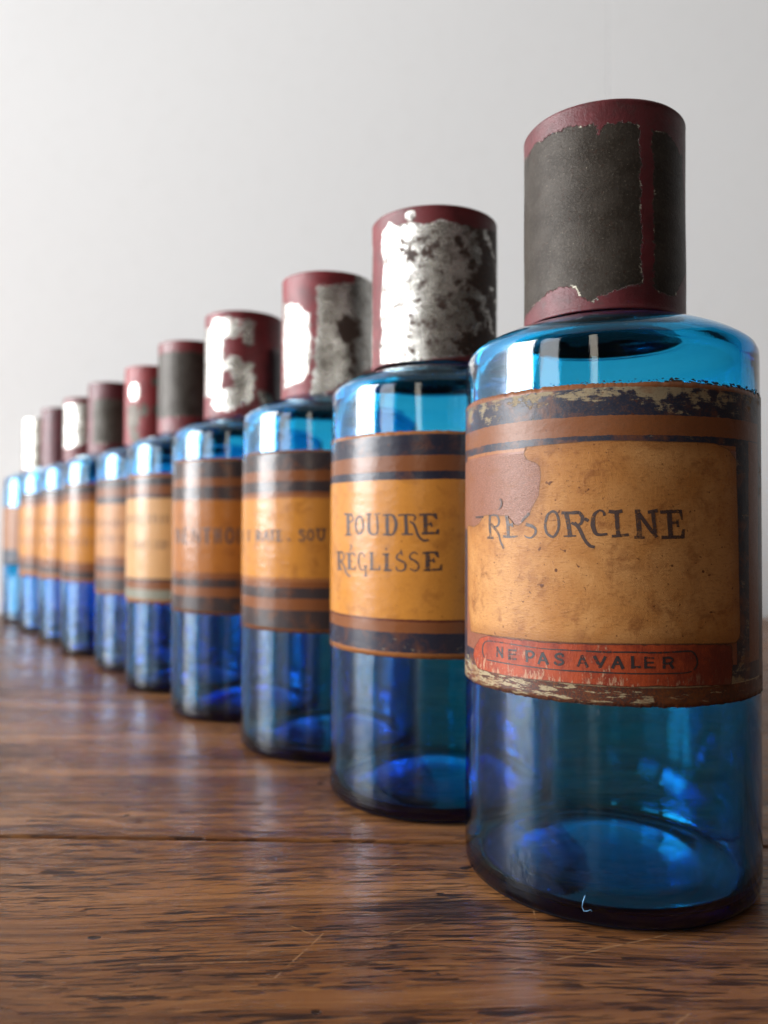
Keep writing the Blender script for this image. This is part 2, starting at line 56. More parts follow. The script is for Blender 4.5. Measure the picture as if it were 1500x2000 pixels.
POUDRE_REGLISSE = [[[-58.2,88.63,-58.3,87.96],[-54.1,88.52,-54.2,87.86],[-50.4,88.42,-50.5,87.76]],[[-52.9,88.47,-55.8,88.5],[-52.9,87.16,-55.7,87.18],[-52.9,86.09,-55.7,86.1],[-52.8,85.04,-55.7,85.03],[-52.7,84.01,-55.6,83.97],[-52.6,82.99,-55.4,82.94],[-52.4,81.73,-55.2,81.68]],[[-57.4,82.25,-57.2,81.58],[-54.2,82.33,-54.1,81.67],[-51.4,82.41,-51.2,81.75]],[[-54.1,88.39,-54.5,87.94],[-52.5,88.21,-52.9,87.76],[-51.2,88.06,-51.7,87.63],[-50.1,87.78,-51.0,87.47],[-49.5,87.34,-50.7,87.2],[-49.3,86.83,-50.5,86.84],[-49.5,86.33,-50.7,86.55],[-50.4,85.96,-51.3,86.33],[-51.6,85.68,-52.4,86.09],[-53.1,85.36,-53.9,85.77]],[[-41.8,85.05,-43.3,85.08],[-41.9,84.35,-43.3,84.41],[-42.0,83.8,-43.5,83.92],[-42.3,83.3,-43.7,83.49],[-42.7,82.87,-44.0,83.15],[-43.2,82.49,-44.4,82.88],[-43.8,82.2,-44.8,82.72],[-44.7,82.04,-45.0,82.67],[-45.6,82.03,-45.2,82.67],[-46.4,82.19,-45.5,82.72],[-47.1,82.48,-45.8,82.87],[-47.7,82.85,-46.2,83.15],[-48.2,83.29,-46.6,83.49],[-48.5,83.79,-46.9,83.91],[-48.7,84.35,-47.0,84.41],[-48.8,84.91,-47.1,84.91],[-48.7,85.47,-47.0,85.4],[-48.5,86.03,-46.9,85.9],[-48.2,86.53,-46.6,86.32],[-47.8,86.96,-46.3,86.67],[-47.2,87.34,-45.9,86.94],[-46.5,87.62,-45.5,87.09],[-45.7,87.78,-45.3,87.14],[-44.7,87.77,-45.1,87.14],[-43.9,87.61,-44.8,87.09],[-43.3,87.32,-44.5,86.93],[-42.8,86.94,-44.1,86.66],[-42.3,86.51,-43.8,86.31],[-42.1,86.01,-43.5,85.89],[-41.9,85.46,-43.4,85.4],[-41.8,84.76,-43.3,84.72]],[[-41.0,88.46,-41.0,87.85],[-39.2,88.44,-39.1,87.84],[-37.4,88.43,-37.4,87.83]],[[-38.0,88.23,-39.8,88.24],[-38.0,86.62,-39.9,86.63],[-38.0,85.23,-39.9,85.22],[-37.9,84.12,-39.9,84.07],[-37.8,83.44,-39.7,83.31],[-37.7,83.07,-39.4,82.78],[-37.5,82.85,-38.7,82.33],[-37.1,82.63,-37.7,82.03],[-36.4,82.47,-36.7,81.9],[-35.7,82.39,-35.7,81.89],[-35.1,82.41,-34.9,81.92],[-34.7,82.5,-34.0,82.09],[-34.4,82.71,-33.4,82.51],[-34.2,83.21,-33.1,83.15],[-34.2,83.94,-33.0,83.94],[-34.3,84.78,-33.1,84.8],[-34.4,85.7,-33.2,85.74],[-34.5,86.73,-33.4,86.77],[-34.7,87.88,-33.7,87.92]],[[-35.8,88.2,-35.7,87.79],[-33.9,88.32,-33.8,87.91],[-32.0,88.44,-31.9,88.03]],[[-31.1,88.02,-31.0,87.48],[-28.7,88.14,-28.6,87.6],[-26.4,88.26,-26.3,87.72]],[[-27.5,88.13,-29.4,88.14],[-27.5,86.91,-29.4,86.92],[-27.5,85.96,-29.4,85.96],[-27.4,85.03,-29.4,85.01],[-27.4,84.12,-29.3,84.08],[-27.3,83.22,-29.2,83.17],[-27.2,82.06,-29.1,82.0]],[[-30.6,82.54,-30.6,81.95],[-28.4,82.45,-28.4,81.86],[-26.2,82.35,-26.3,81.76]],[[-28.4,88.17,-28.5,87.72],[-27.2,88.15,-27.2,87.62],[-26.1,88.13,-26.3,87.54],[-24.9,87.9,-25.7,87.37],[-24.1,87.36,-25.3,86.98],[-23.5,86.7,-24.9,86.42],[-23.1,86.03,-24.7,85.84],[-22.9,85.37,-24.6,85.3],[-22.9,84.69,-24.6,84.76],[-23.1,84.03,-24.7,84.21],[-23.5,83.32,-24.9,83.59],[-24.1,82.62,-25.3,82.97],[-24.9,82.04,-25.7,82.56],[-26.0,81.8,-26.2,82.39],[-27.1,81.79,-27.2,82.32],[-28.4,81.78,-28.4,82.24]],[[-22.8,87.98,-22.7,87.48],[-21.2,88.06,-21.1,87.56],[-19.9,88.13,-19.8,87.63],[-18.6,88.17,-18.6,87.67],[-17.4,88.16,-17.4,87.67],[-16.3,88.13,-16.3,87.63],[-14.9,88.09,-15.0,87.6]],[[-18.1,88.12,-19.9,88.08],[-18.1,86.83,-19.8,86.8],[-18.0,85.8,-19.7,85.76],[-17.9,84.83,-19.6,84.78],[-17.8,83.96,-19.5,83.91],[-17.8,83.16,-19.5,83.11],[-17.7,82.11,-19.4,82.05]],[[-20.9,82.54,-20.9,82.0],[-18.1,82.56,-18.1,82.01],[-15.3,82.57,-15.3,82.03]],[[-18.4,88.13,-18.4,87.72],[-17.1,88.1,-17.1,87.66],[-15.9,88.07,-16.0,87.61],[-15.0,87.96,-15.3,87.51],[-14.3,87.69,-15.0,87.34],[-14.0,87.31,-14.9,87.14],[-13.9,86.94,-14.9,86.96],[-14.0,86.6,-14.9,86.84],[-14.3,86.35,-15.1,86.64],[-14.7,86.04,-15.4,86.3]],[[-16.8,86.21,-17.2,85.78],[-16.0,85.99,-16.5,85.5],[-15.3,85.81,-16.0,85.3],[-14.7,85.47,-15.6,85.06],[-14.2,84.96,-15.2,84.67],[-13.8,84.39,-14.9,84.14],[-13.5,83.81,-14.5,83.58],[-13.1,83.2,-14.2,82.99],[-12.8,82.6,-13.9,82.34],[-12.3,82.09,-13.4,81.71],[-11.8,81.6,-12.7,81.13],[-11.0,81.16,-11.8,80.61],[-10.4,80.9,-10.8,80.23],[-9.8,80.85,-9.8,80.15],[-9.1,80.92,-8.9,80.27],[-8.1,81.03,-7.9,80.41]],[[-12.5,88.15,-12.4,87.52],[-10.8,88.23,-10.7,87.6],[-9.4,88.29,-9.4,87.67],[-8.1,88.32,-8.1,87.7],[-6.8,88.3,-6.9,87.67],[-5.6,88.23,-5.7,87.61],[-4.1,88.16,-4.2,87.54]],[[-5.0,88.51,-6.5,87.9],[-4.3,87.58,-5.5,87.13],[-3.8,86.77,-4.5,86.48]],[[-8.8,88.17,-10.7,88.12],[-8.7,86.94,-10.6,86.88],[-8.6,85.99,-10.6,85.94],[-8.6,85.06,-10.5,85.04],[-8.6,84.18,-10.5,84.17],[-8.6,83.32,-10.5,83.32],[-8.6,82.18,-10.5,82.18]],[[-9.8,85.29,-9.7,84.79],[-8.5,85.35,-8.4,84.86],[-7.2,85.42,-7.1,84.93]],[[-6.8,85.85,-7.7,85.65],[-6.4,85.19,-7.3,84.99],[-6.0,84.53,-6.9,84.33]],[[-11.3,82.87,-11.3,82.19],[-9.6,82.91,-9.6,82.24],[-8.2,82.94,-8.2,82.27],[-7.0,82.98,-6.9,82.3],[-5.9,83.0,-5.9,82.33],[-5.0,83.03,-4.9,82.36],[-3.8,83.06,-3.7,82.39]],[[-3.2,83.8,-4.1,83.91],[-3.2,83.13,-4.5,83.31],[-3.2,82.33,-5.0,82.56]],[[-68.3,76.7,-68.1,76.17],[-63.2,76.85,-63.1,76.32],[-59.1,76.99,-59.0,76.46]],[[-62.1,76.86,-65.3,76.81],[-62.1,75.67,-65.3,75.62],[-62.1,74.69,-65.3,74.62],[-62.0,73.78,-65.2,73.67],[-61.8,73.0,-64.9,72.85],[-61.4,72.28,-64.5,72.1],[-60.9,71.36,-64.0,71.18]],[[-65.7,71.52,-65.6,70.98],[-62.5,71.6,-62.5,71.07],[-59.8,71.68,-59.7,71.15]],[[-64.0,76.76,-64.2,76.28],[-61.8,76.75,-62.0,76.27],[-60.0,76.73,-60.5,76.26],[-58.5,76.53,-59.6,76.17],[-57.6,76.08,-59.1,75.9],[-57.2,75.54,-58.8,75.45],[-57.2,75.05,-58.8,75.06],[-57.5,74.65,-59.0,74.78],[-58.1,74.29,-59.4,74.54],[-58.9,74.01,-60.0,74.37],[-60.0,73.82,-60.6,74.26],[-61.2,73.73,-61.6,74.19],[-62.9,73.61,-63.2,74.07]],[[-60.6,74.18,-62.3,73.85],[-59.1,73.6,-60.8,73.26],[-58.0,73.13,-59.6,72.8],[-56.9,72.56,-58.6,72.29],[-56.0,71.84,-57.8,71.62],[-55.4,71.08,-57.1,70.85],[-54.6,70.5,-56.2,70.18],[-53.8,70.19,-55.0,69.75],[-52.8,69.97,-53.8,69.48],[-51.4,69.66,-52.4,69.17]],[[-51.2,79.21,-52.6,78.95],[-50.8,78.85,-52.1,78.61],[-50.5,78.58,-51.8,78.44],[-50.5,78.22,-51.6,78.29],[-51.0,77.87,-51.9,78.04],[-51.7,77.54,-52.4,77.7],[-52.5,77.17,-53.1,77.3]],[[-56.6,76.49,-56.6,76.06],[-52.4,76.56,-52.3,76.13],[-48.6,76.62,-48.5,76.19]],[[-51.8,76.56,-54.3,76.53],[-51.8,75.56,-54.3,75.52],[-51.8,74.77,-54.3,74.72],[-51.8,74.0,-54.2,73.93],[-51.7,73.26,-54.1,73.16],[-51.5,72.52,-54.0,72.41],[-51.4,71.57,-53.8,71.46]],[[-48.6,76.65,-50.0,76.4],[-48.2,76.08,-49.2,75.9],[-47.8,75.59,-48.5,75.46]],[[-53.0,74.15,-52.9,73.77],[-51.5,74.21,-51.4,73.83],[-50.1,74.27,-50.1,73.89]],[[-54.7,71.94,-54.8,71.41],[-51.1,71.96,-51.1,71.44],[-47.8,71.98,-47.9,71.46]],[[-47.5,72.84,-48.2,72.86],[-47.5,72.23,-48.6,72.27],[-47.6,71.55,-49.0,71.6]],[[-41.9,75.28,-41.0,75.46],[-42.4,75.81,-41.5,75.98],[-42.8,76.22,-42.0,76.43],[-43.2,76.44,-42.6,76.77],[-43.5,76.48,-43.4,76.92],[-44.0,76.44,-44.4,76.87],[-44.3,76.31,-45.2,76.61],[-44.5,76.02,-45.8,76.18],[-44.7,75.56,-46.2,75.64],[-44.8,75.04,-46.4,75.06],[-44.8,74.47,-46.4,74.43],[-44.7,73.85,-46.3,73.75],[-44.5,73.27,-46.0,73.11],[-44.2,72.71,-45.6,72.5],[-43.9,72.2,-45.0,71.93],[-43.5,71.91,-44.2,71.5],[-43.0,71.85,-43.1,71.37],[-42.3,71.91,-42.0,71.49],[-41.8,72.03,-41.2,71.72],[-41.5,72.2,-40.7,72.06],[-41.4,72.52,-40.5,72.43],[-41.1,72.96,-40.2,72.87]],[[-42.5,72.97,-42.5,72.59],[-41.1,72.99,-41.1,72.62],[-39.8,73.02,-39.8,72.65]],[[-40.2,72.96,-41.3,72.93],[-40.1,71.38,-41.3,71.36],[-40.1,69.81,-41.2,69.78]],[[-42.0,70.1,-42.0,69.68],[-40.8,70.13,-40.8,69.71],[-39.7,70.16,-39.7,69.74]],[[-38.8,76.86,-38.7,76.45],[-37.4,76.95,-37.3,76.54],[-36.0,77.03,-35.9,76.62]],[[-36.2,76.91,-37.9,76.88],[-36.2,74.34,-37.9,74.31],[-36.2,71.78,-37.9,71.75]],[[-38.7,72.07,-38.7,71.57],[-35.4,72.14,-35.4,71.64],[-32.2,72.2,-32.2,71.7]],[[-32.1,73.29,-32.7,73.28],[-32.0,72.58,-32.9,72.57],[-31.8,71.81,-33.0,71.79]],[[-31.0,76.71,-31.0,76.12],[-29.0,76.76,-29.0,76.17],[-27.0,76.81,-27.0,76.22]],[[-27.7,76.77,-29.9,76.69],[-27.6,75.74,-29.7,75.65],[-27.5,74.97,-29.7,74.89],[-27.5,74.21,-29.6,74.15],[-27.5,73.44,-29.6,73.4],[-27.5,72.68,-29.6,72.65],[-27.5,71.64,-29.6,71.6]],[[-30.5,72.05,-30.5,71.46],[-28.2,72.09,-28.2,71.5],[-25.9,72.13,-25.9,71.54]],[[-28.4,78.31,-29.4,78.27],[-28.3,77.94,-29.4,77.91],[-28.3,77.58,-29.3,77.54]],[[-20.7,76.02,-20.1,76.19],[-21.0,76.43,-20.4,76.59],[-21.2,76.7,-20.6,76.93],[-21.3,76.78,-21.2,77.18],[-21.6,76.72,-21.9,77.09],[-22.1,76.51,-22.6,76.84],[-22.5,76.26,-23.1,76.54],[-22.8,75.97,-23.6,76.18],[-23.0,75.66,-23.9,75.75],[-23.0,75.48,-23.8,75.27],[-22.7,75.37,-23.3,74.9],[-22.1,75.22,-22.6,74.65],[-21.3,75.02,-21.9,74.42],[-20.5,74.81,-21.0,74.19],[-19.6,74.56,-20.2,73.97],[-18.8,74.16,-19.7,73.76],[-18.4,73.57,-19.5,73.42],[-18.4,72.94,-19.4,72.97],[-18.6,72.39,-19.5,72.61],[-19.1,71.98,-19.8,72.37],[-19.9,71.72,-20.3,72.16],[-20.7,71.58,-20.9,72.02],[-21.6,71.56,-21.6,71.99],[-22.6,71.64,-22.4,72.05],[-23.4,71.83,-22.9,72.16],[-23.8,72.17,-23.1,72.3],[-23.9,72.54,-23.2,72.59],[-23.9,72.96,-23.3,73.0]],[[-21.3,77.81,-21.9,77.45],[-20.8,77.55,-21.4,77.2],[-20.4,77.3,-21.0,76.94]],[[-13.3,76.38,-12.9,76.69],[-13.9,76.67,-13.5,76.99],[-14.3,76.89,-14.0,77.24],[-14.7,76.94,-14.7,77.35],[-15.3,76.8,-15.6,77.18],[-16.0,76.5,-16.5,76.86],[-16.4,76.21,-17.1,76.47],[-16.5,75.99,-17.4,76.02],[-16.4,75.73,-17.3,75.56],[-16.2,75.53,-16.9,75.14],[-15.8,75.42,-16.3,74.86],[-15.2,75.3,-15.6,74.7],[-14.4,75.08,-15.0,74.51],[-13.6,74.74,-14.3,74.21],[-12.8,74.32,-13.7,73.86],[-12.3,73.82,-13.3,73.55],[-12.1,73.24,-13.2,73.21],[-12.2,72.67,-13.2,72.8],[-12.6,72.19,-13.4,72.49],[-13.2,71.85,-13.7,72.29],[-13.9,71.64,-14.2,72.14],[-14.7,71.59,-14.6,72.08],[-15.4,71.74,-15.1,72.16],[-16.1,72.0,-15.7,72.37],[-16.9,72.3,-16.5,72.64]],[[-10.9,77.26,-10.8,76.6],[-9.4,77.38,-9.3,76.72],[-8.2,77.48,-8.1,76.81],[-6.9,77.53,-6.9,76.86],[-5.8,77.49,-5.8,76.83],[-4.7,77.41,-4.8,76.74],[-3.3,77.3,-3.4,76.63]],[[-4.2,77.63,-5.8,77.02],[-3.5,76.71,-4.7,76.26],[-3.0,75.9,-3.7,75.61]],[[-7.5,77.33,-9.7,77.26],[-7.4,76.13,-9.6,76.05],[-7.3,75.26,-9.5,75.19],[-7.3,74.42,-9.5,74.37],[-7.3,73.63,-9.5,73.61],[-7.3,72.9,-9.5,72.89],[-7.3,71.83,-9.5,71.82]],[[-8.6,74.96,-8.6,74.47],[-7.1,75.04,-7.1,74.55],[-5.6,75.11,-5.6,74.62]],[[-5.4,75.61,-6.3,75.5],[-5.2,74.92,-6.1,74.8],[-4.9,74.22,-5.9,74.1]],[[-10.5,72.38,-10.5,71.67],[-8.7,72.44,-8.7,71.72],[-7.2,72.48,-7.2,71.77],[-5.8,72.53,-5.8,71.82],[-4.7,72.6,-4.6,71.9],[-3.6,72.69,-3.5,71.98],[-2.3,72.79,-2.1,72.09]],[[-1.5,73.71,-2.4,73.84],[-1.6,72.88,-2.9,73.07],[-1.7,71.9,-3.5,72.17]]]
CITRATE_SOU = [[[-64.7,83.4,-64.7,82.8],[-57.1,83.41,-57.1,82.81],[-51.5,83.42,-51.5,82.83]],[[-55.5,83.33,-59.0,83.32],[-55.4,81.2,-59.0,81.18],[-55.4,79.07,-58.9,79.04]],[[-45.6,83.34,-48.0,83.34],[-45.5,81.25,-47.9,81.24],[-45.5,79.15,-47.9,79.13]],[[-47.0,83.45,-47.4,82.88],[-45.3,83.31,-45.6,82.74],[-43.9,83.19,-44.4,82.65],[-42.7,82.9,-43.9,82.54],[-42.2,82.38,-43.7,82.28],[-42.1,81.8,-43.7,81.89],[-42.7,81.28,-43.8,81.66],[-43.9,81.03,-44.3,81.6],[-45.3,80.99,-45.5,81.57],[-47.1,80.94,-47.2,81.52]],[[-45.0,81.57,-46.6,81.2],[-43.0,80.46,-44.5,80.09],[-41.2,79.35,-42.6,78.98]],[[-37.4,83.22,-38.7,83.36],[-38.5,81.21,-39.9,81.35],[-39.7,79.19,-41.1,79.33]],[[-37.4,83.44,-39.1,83.22],[-36.0,81.4,-37.6,81.18],[-34.6,79.37,-36.1,79.15]],[[-39.9,80.7,-39.9,80.2],[-38.0,80.71,-38.0,80.21],[-36.1,80.72,-36.1,80.22]],[[-35.6,83.36,-35.6,82.78],[-33.0,83.41,-33.0,82.84],[-30.6,83.47,-30.5,82.89]],[[-32.1,83.38,-33.9,83.36],[-32.0,81.32,-33.8,81.3],[-31.9,79.27,-33.6,79.24]],[[-27.8,83.41,-29.6,83.4],[-27.8,81.34,-29.6,81.33],[-27.8,79.27,-29.6,79.25]],[[-30.3,83.47,-30.3,82.89],[-28.1,83.42,-28.1,82.85],[-26.0,83.38,-26.0,82.81]],[[-28.9,81.58,-28.9,81.08],[-27.7,81.58,-27.7,81.09],[-26.4,81.59,-26.4,81.1]],[[-30.2,79.67,-30.2,79.1],[-27.9,79.74,-27.8,79.16],[-25.6,79.8,-25.5,79.23]],[[-22.1,80.26,-22.1,79.45],[-21.2,80.27,-21.2,79.45],[-20.3,80.27,-20.3,79.46]],[[-11.3,82.42,-10.6,83.01],[-12.2,82.78,-11.4,83.37],[-12.7,83.01,-12.1,83.65],[-12.9,83.06,-13.0,83.79],[-13.2,82.97,-13.9,83.57],[-13.6,82.74,-14.7,83.16],[-13.7,82.66,-15.0,82.57],[-13.5,82.54,-14.5,82.04],[-12.9,82.23,-13.7,81.67],[-12.2,81.88,-13.0,81.33],[-11.5,81.55,-12.3,81.0],[-10.8,81.17,-11.8,80.71],[-10.4,80.6,-11.6,80.59],[-10.7,79.99,-11.8,80.37],[-11.5,79.48,-12.3,80.02],[-12.4,79.15,-12.7,79.85],[-13.4,79.2,-13.0,79.88],[-14.1,79.44,-13.5,80.07],[-15.1,79.75,-14.4,80.38]],[[-5.4,81.77,-6.5,81.81],[-5.5,81.21,-6.5,81.28],[-5.6,80.8,-6.6,80.94],[-5.8,80.42,-6.8,80.65],[-6.0,80.09,-7.0,80.41],[-6.4,79.8,-7.2,80.23],[-6.8,79.58,-7.3,80.13],[-7.3,79.46,-7.5,80.1],[-7.8,79.46,-7.6,80.1],[-8.3,79.58,-7.8,80.13],[-8.8,79.79,-8.0,80.23],[-9.1,80.08,-8.2,80.41],[-9.4,80.41,-8.4,80.64],[-9.6,80.78,-8.5,80.93],[-9.7,81.2,-8.6,81.28],[-9.8,81.61,-8.7,81.62],[-9.7,82.03,-8.6,81.96],[-9.6,82.45,-8.6,82.31],[-9.4,82.82,-8.4,82.6],[-9.2,83.16,-8.2,82.83],[-8.8,83.44,-8.0,83.02],[-8.4,83.66,-7.8,83.12],[-7.9,83.78,-7.7,83.15],[-7.3,83.79,-7.5,83.15],[-6.8,83.67,-7.4,83.12],[-6.4,83.45,-7.2,83.02],[-6.0,83.17,-7.0,82.84],[-5.8,82.84,-6.8,82.6],[-5.6,82.46,-6.7,82.31],[-5.5,82.05,-6.5,81.97],[-5.4,81.49,-6.5,81.45]],[[-2.5,83.83,-3.7,83.85],[-2.6,82.8,-3.8,82.82],[-2.6,81.98,-3.8,81.96],[-2.5,81.3,-3.7,81.16],[-2.2,80.76,-3.3,80.47],[-1.8,80.33,-2.7,79.88],[-1.5,80.15,-2.0,79.5],[-1.3,80.14,-1.1,79.42],[-1.0,80.22,-0.1,79.71],[-0.7,80.54,0.5,80.33],[-0.5,81.35,0.7,81.29],[-0.4,82.5,0.8,82.48],[-0.4,83.86,0.8,83.84]],[[-4.7,83.94,-4.7,83.37],[-3.1,83.94,-3.1,83.38],[-1.6,83.95,-1.6,83.38]],[[-1.0,83.95,-1.0,83.38],[0.4,83.95,0.4,83.39],[1.8,83.96,1.8,83.39]],[[-67.1,83.1,-70.0,83.09],[-67.0,81.1,-69.8,81.08],[-66.9,79.1,-69.7,79.08]]]
MENTHO = [[[-52.9,84.11,-56.6,84.11],[-52.8,80.61,-56.4,80.59],[-52.6,77.11,-56.2,77.07]],[[-50.3,83.63,-53.0,83.52],[-48.4,80.48,-50.9,80.36],[-46.7,77.35,-49.0,77.22]],[[-42.4,84.17,-45.4,84.16],[-42.2,80.66,-45.2,80.65],[-42.1,77.16,-45.1,77.13]],[[-45.5,84.16,-45.4,83.45],[-41.5,84.22,-41.4,83.52],[-37.9,84.28,-37.8,83.58]],[[-44.3,81.25,-44.2,80.55],[-41.5,81.27,-41.5,80.57],[-39.0,81.28,-39.0,80.58]],[[-45.3,77.73,-45.1,77.03],[-40.9,77.82,-40.8,77.12],[-37.0,77.91,-37.0,77.21]],[[-32.4,84.15,-34.4,84.15],[-32.3,80.71,-34.4,80.7],[-32.2,77.27,-34.3,77.25]],[[-32.7,84.07,-34.5,83.7],[-29.3,80.91,-31.1,80.53],[-26.2,77.77,-27.9,77.39]],[[-26.7,84.11,-28.1,84.11],[-26.6,80.74,-28.0,80.73],[-26.5,77.36,-27.9,77.35]],[[-24.8,84.09,-24.7,83.3],[-20.8,84.18,-20.7,83.39],[-17.0,84.27,-16.9,83.48]],[[-19.6,84.01,-21.8,84.0],[-19.5,80.65,-21.8,80.64],[-19.4,77.29,-21.7,77.27]],[[-12.7,84.27,-14.8,84.26],[-12.7,80.8,-14.7,80.79],[-12.6,77.33,-14.7,77.32]],[[-9.5,84.23,-11.2,84.22],[-9.4,80.81,-11.1,80.8],[-9.4,77.39,-11.1,77.39]],[[-14.0,81.13,-14.0,80.45],[-12.0,81.14,-12.0,80.46],[-10.0,81.15,-10.0,80.47]],[[0.2,81.08,-1.5,81.14],[0.1,80.16,-1.6,80.28],[-0.0,79.49,-1.8,79.72],[-0.3,78.88,-2.0,79.25],[-0.7,78.34,-2.3,78.87],[-1.3,77.87,-2.6,78.57],[-1.9,77.51,-2.9,78.41],[-2.8,77.31,-3.1,78.36],[-3.6,77.31,-3.3,78.36],[-4.5,77.5,-3.5,78.41],[-5.2,77.86,-3.8,78.57],[-5.7,78.32,-4.2,78.86],[-6.2,78.86,-4.5,79.24],[-6.5,79.47,-4.7,79.71],[-6.7,80.14,-4.9,80.27],[-6.8,80.82,-5.0,80.83],[-6.7,81.5,-4.9,81.38],[-6.5,82.17,-4.8,81.94],[-6.2,82.79,-4.5,82.42],[-5.8,83.33,-4.2,82.79],[-5.3,83.8,-3.9,83.09],[-4.6,84.16,-3.6,83.25],[-3.8,84.36,-3.4,83.3],[-2.9,84.36,-3.2,83.3],[-2.0,84.17,-3.0,83.25],[-1.4,83.81,-2.7,83.1],[-0.8,83.34,-2.3,82.8],[-0.4,82.81,-2.0,82.42],[-0.1,82.19,-1.8,81.95],[0.1,81.52,-1.6,81.39],[0.2,80.61,-1.5,80.54]],[[3.5,84.27,1.9,84.26],[3.5,80.85,1.9,80.85],[3.6,77.44,2.0,77.44]]]
PANEL = [(-43.69,102.41),(-29.87,102.68),(-17.59,102.93),(-7.13,102.8),(3.96,102.6),(23.3,102.64),(30.83,101.56),(34.73,99.45),(35.8,84.66),(36.74,61.03),(34.09,59.71),(12.56,60.15),(-10.7,60.11),(-36.38,59.61),(-53.45,59.48),(-77.59,58.92),(-81.17,64.46),(-82.57,73.91),(-83.67,84.49),(-81.49,85.16),(-73.88,84.72),(-69.63,85.36),(-66.02,87.25),(-63.83,87.47),(-57.82,87.21),(-52.66,87.25),(-50.62,86.53),(-48.32,85.22),(-46.44,84.98),(-44.34,85.73),(-42.0,87.25),(-40.04,89.65),(-38.19,91.44),(-37.58,94.59),(-37.44,96.54),(-37.85,97.91),(-39.49,98.71),(-41.52,99.12),(-43.47,99.65),(-44.2,100.86)]
WS = [(-62.31,59.21),(-50.88,59.42),(-42.12,59.51),(-28.43,59.61),(-17.52,59.84),(-6.27,60.08),(4.98,60.18),(14.16,60.13),(31.38,59.6),(31.91,55.83),(31.25,50.79),(29.84,50.98),(16.56,51.34),(4.93,51.45),(-5.62,51.2),(-15.83,51.21),(-26.27,51.23),(-37.57,51.06),(-50.85,50.89),(-62.27,50.76),(-69.81,50.74),(-74.63,53.21),(-72.61,55.86),(-68.18,58.17)]
CAP1 = [[(-90.48,138.25),(-74.93,139.26),(-59.74,140.82),(-44.19,141.92),(-34.44,141.02),(-28.4,138.66),(-21.88,136.61),(-15.48,138.69),(-7.01,139.64),(12.39,140.93),(11.54,153.27),(10.71,168.43),(9.54,178.81),(-1.02,178.9),(-12.47,178.87),(-14.6,177.93),(-16.73,176.5),(-18.14,178.62),(-29.78,179.44),(-42.44,179.96),(-57.56,179.75),(-70.15,179.89),(-79.0,178.85),(-99.96,180.49)],[(19.51,177.74),(29.15,177.68),(38.61,177.32),(48.09,175.04),(54.47,174.81),(61.95,162.49),(69.09,147.48),(56.72,145.74),(42.1,139.58),(24.6,139.34),(21.79,140.23),(21.1,158.72)]]
CAP2 = [[(-59.41,136.0),(-59.58,141.74),(-55.3,145.25),(-59.89,152.41),(-56.75,160.65),(-53.84,168.02),(-58.16,172.29),(-57.2,177.74),(-46.84,180.43),(-37.53,178.09),(-24.36,178.4),(-13.67,177.31),(-6.83,177.36),(1.06,178.75),(10.24,177.87),(22.42,177.35),(36.45,177.42),(73.59,180.4),(81.85,163.45),(81.85,145.89),(45.32,139.71),(22.76,136.99),(-0.79,135.98),(-23.8,134.89),(-36.83,135.37)],[(-30.1,181.89),(-20.17,182.32),(-20.14,180.04),(-25.61,179.1),(-30.72,180.06)]]
CAP2R = [[(-14.73,169.11),(-1.15,173.82),(5.65,174.28),(2.26,171.37),(-7.85,166.9),(-17.04,167.13)],[(-2.07,152.51),(5.83,154.19),(9.88,152.21),(3.6,149.26)],[(-6.61,155.41),(0.71,155.79),(0.16,154.56),(-5.47,154.17)],[(6.4,155.43),(12.19,156.36),(11.61,154.91)],[(-37.43,172.02),(-26.75,170.88),(-17.05,168.37),(-19.37,165.57),(-30.55,167.79),(-37.4,170.35)],[(25.18,159.31),(33.5,165.61),(45.05,169.04),(61.86,167.32),(65.69,160.85),(36.63,157.08)],[(9.4,141.57),(22.71,143.56),(45.25,146.81),(71.01,144.97),(45.32,139.71),(22.76,137.4)],[(-11.03,145.65),(-3.15,148.02),(-0.88,145.16),(-7.61,143.56)],[(11.45,173.59),(22.44,174.87),(25.07,171.71),(13.84,170.37)]]
CAP3 = [[(-70.22,174.05),(-45.25,171.49),(-34.29,170.24),(-18.61,165.98),(-16.25,152.6),(-18.05,144.18),(-26.42,140.73),(-63.41,138.53)],[(-8.02,176.68),(4.2,177.27),(21.32,178.28),(38.34,178.86),(40.65,182.39),(73.41,183.99),(78.69,162.31),(75.52,149.43),(32.44,141.01),(6.93,136.83),(-6.09,133.8),(-15.8,134.48),(-13.96,140.49),(-10.21,146.48),(-11.37,154.94),(-7.68,161.55)]]
CAP3D = [[(48.98,162.01),(44.94,158.33),(35.36,155.72),(24.86,155.3),(16.94,157.16),(13.95,160.47),(16.8,163.92),(24.63,166.27),(35.11,166.75),(44.77,165.18),(48.98,162.01)],[(32.1,156.21),(41.27,156.64),(41.55,145.02),(32.39,143.44)]]
CAP4 = [[(-77.04,177.94),(-48.01,177.39),(-38.26,180.51),(-13.97,180.73),(-6.71,178.82),(-2.12,180.24),(4.72,178.82),(3.77,173.03),(-8.82,171.25),(-24.01,171.2),(-21.22,168.95),(-23.81,166.12),(-20.84,158.8),(-23.25,151.63),(-24.45,147.31),(-38.21,144.79),(-70.32,146.14)],[(6.99,178.12),(15.91,180.1),(25.13,178.57),(23.08,169.07),(16.3,166.72),(7.18,171.62)],[(-20.9,160.25),(-8.55,162.94),(2.96,162.56),(12.02,159.41),(23.36,159.66),(25.93,151.77),(23.88,142.32),(3.65,139.88),(-10.1,137.74),(-34.52,138.51),(-41.72,141.99),(-25.79,145.9),(-17.84,147.91),(-5.71,147.79),(-3.51,151.38),(-8.34,156.45),(-18.16,156.58)],[(32.07,146.88),(41.0,147.92),(57.82,144.97),(56.2,141.95),(35.99,141.2)]]
CAP4D = [[(0.56,167.24),(18.52,168.22),(22.1,163.25),(9.72,161.54)]]
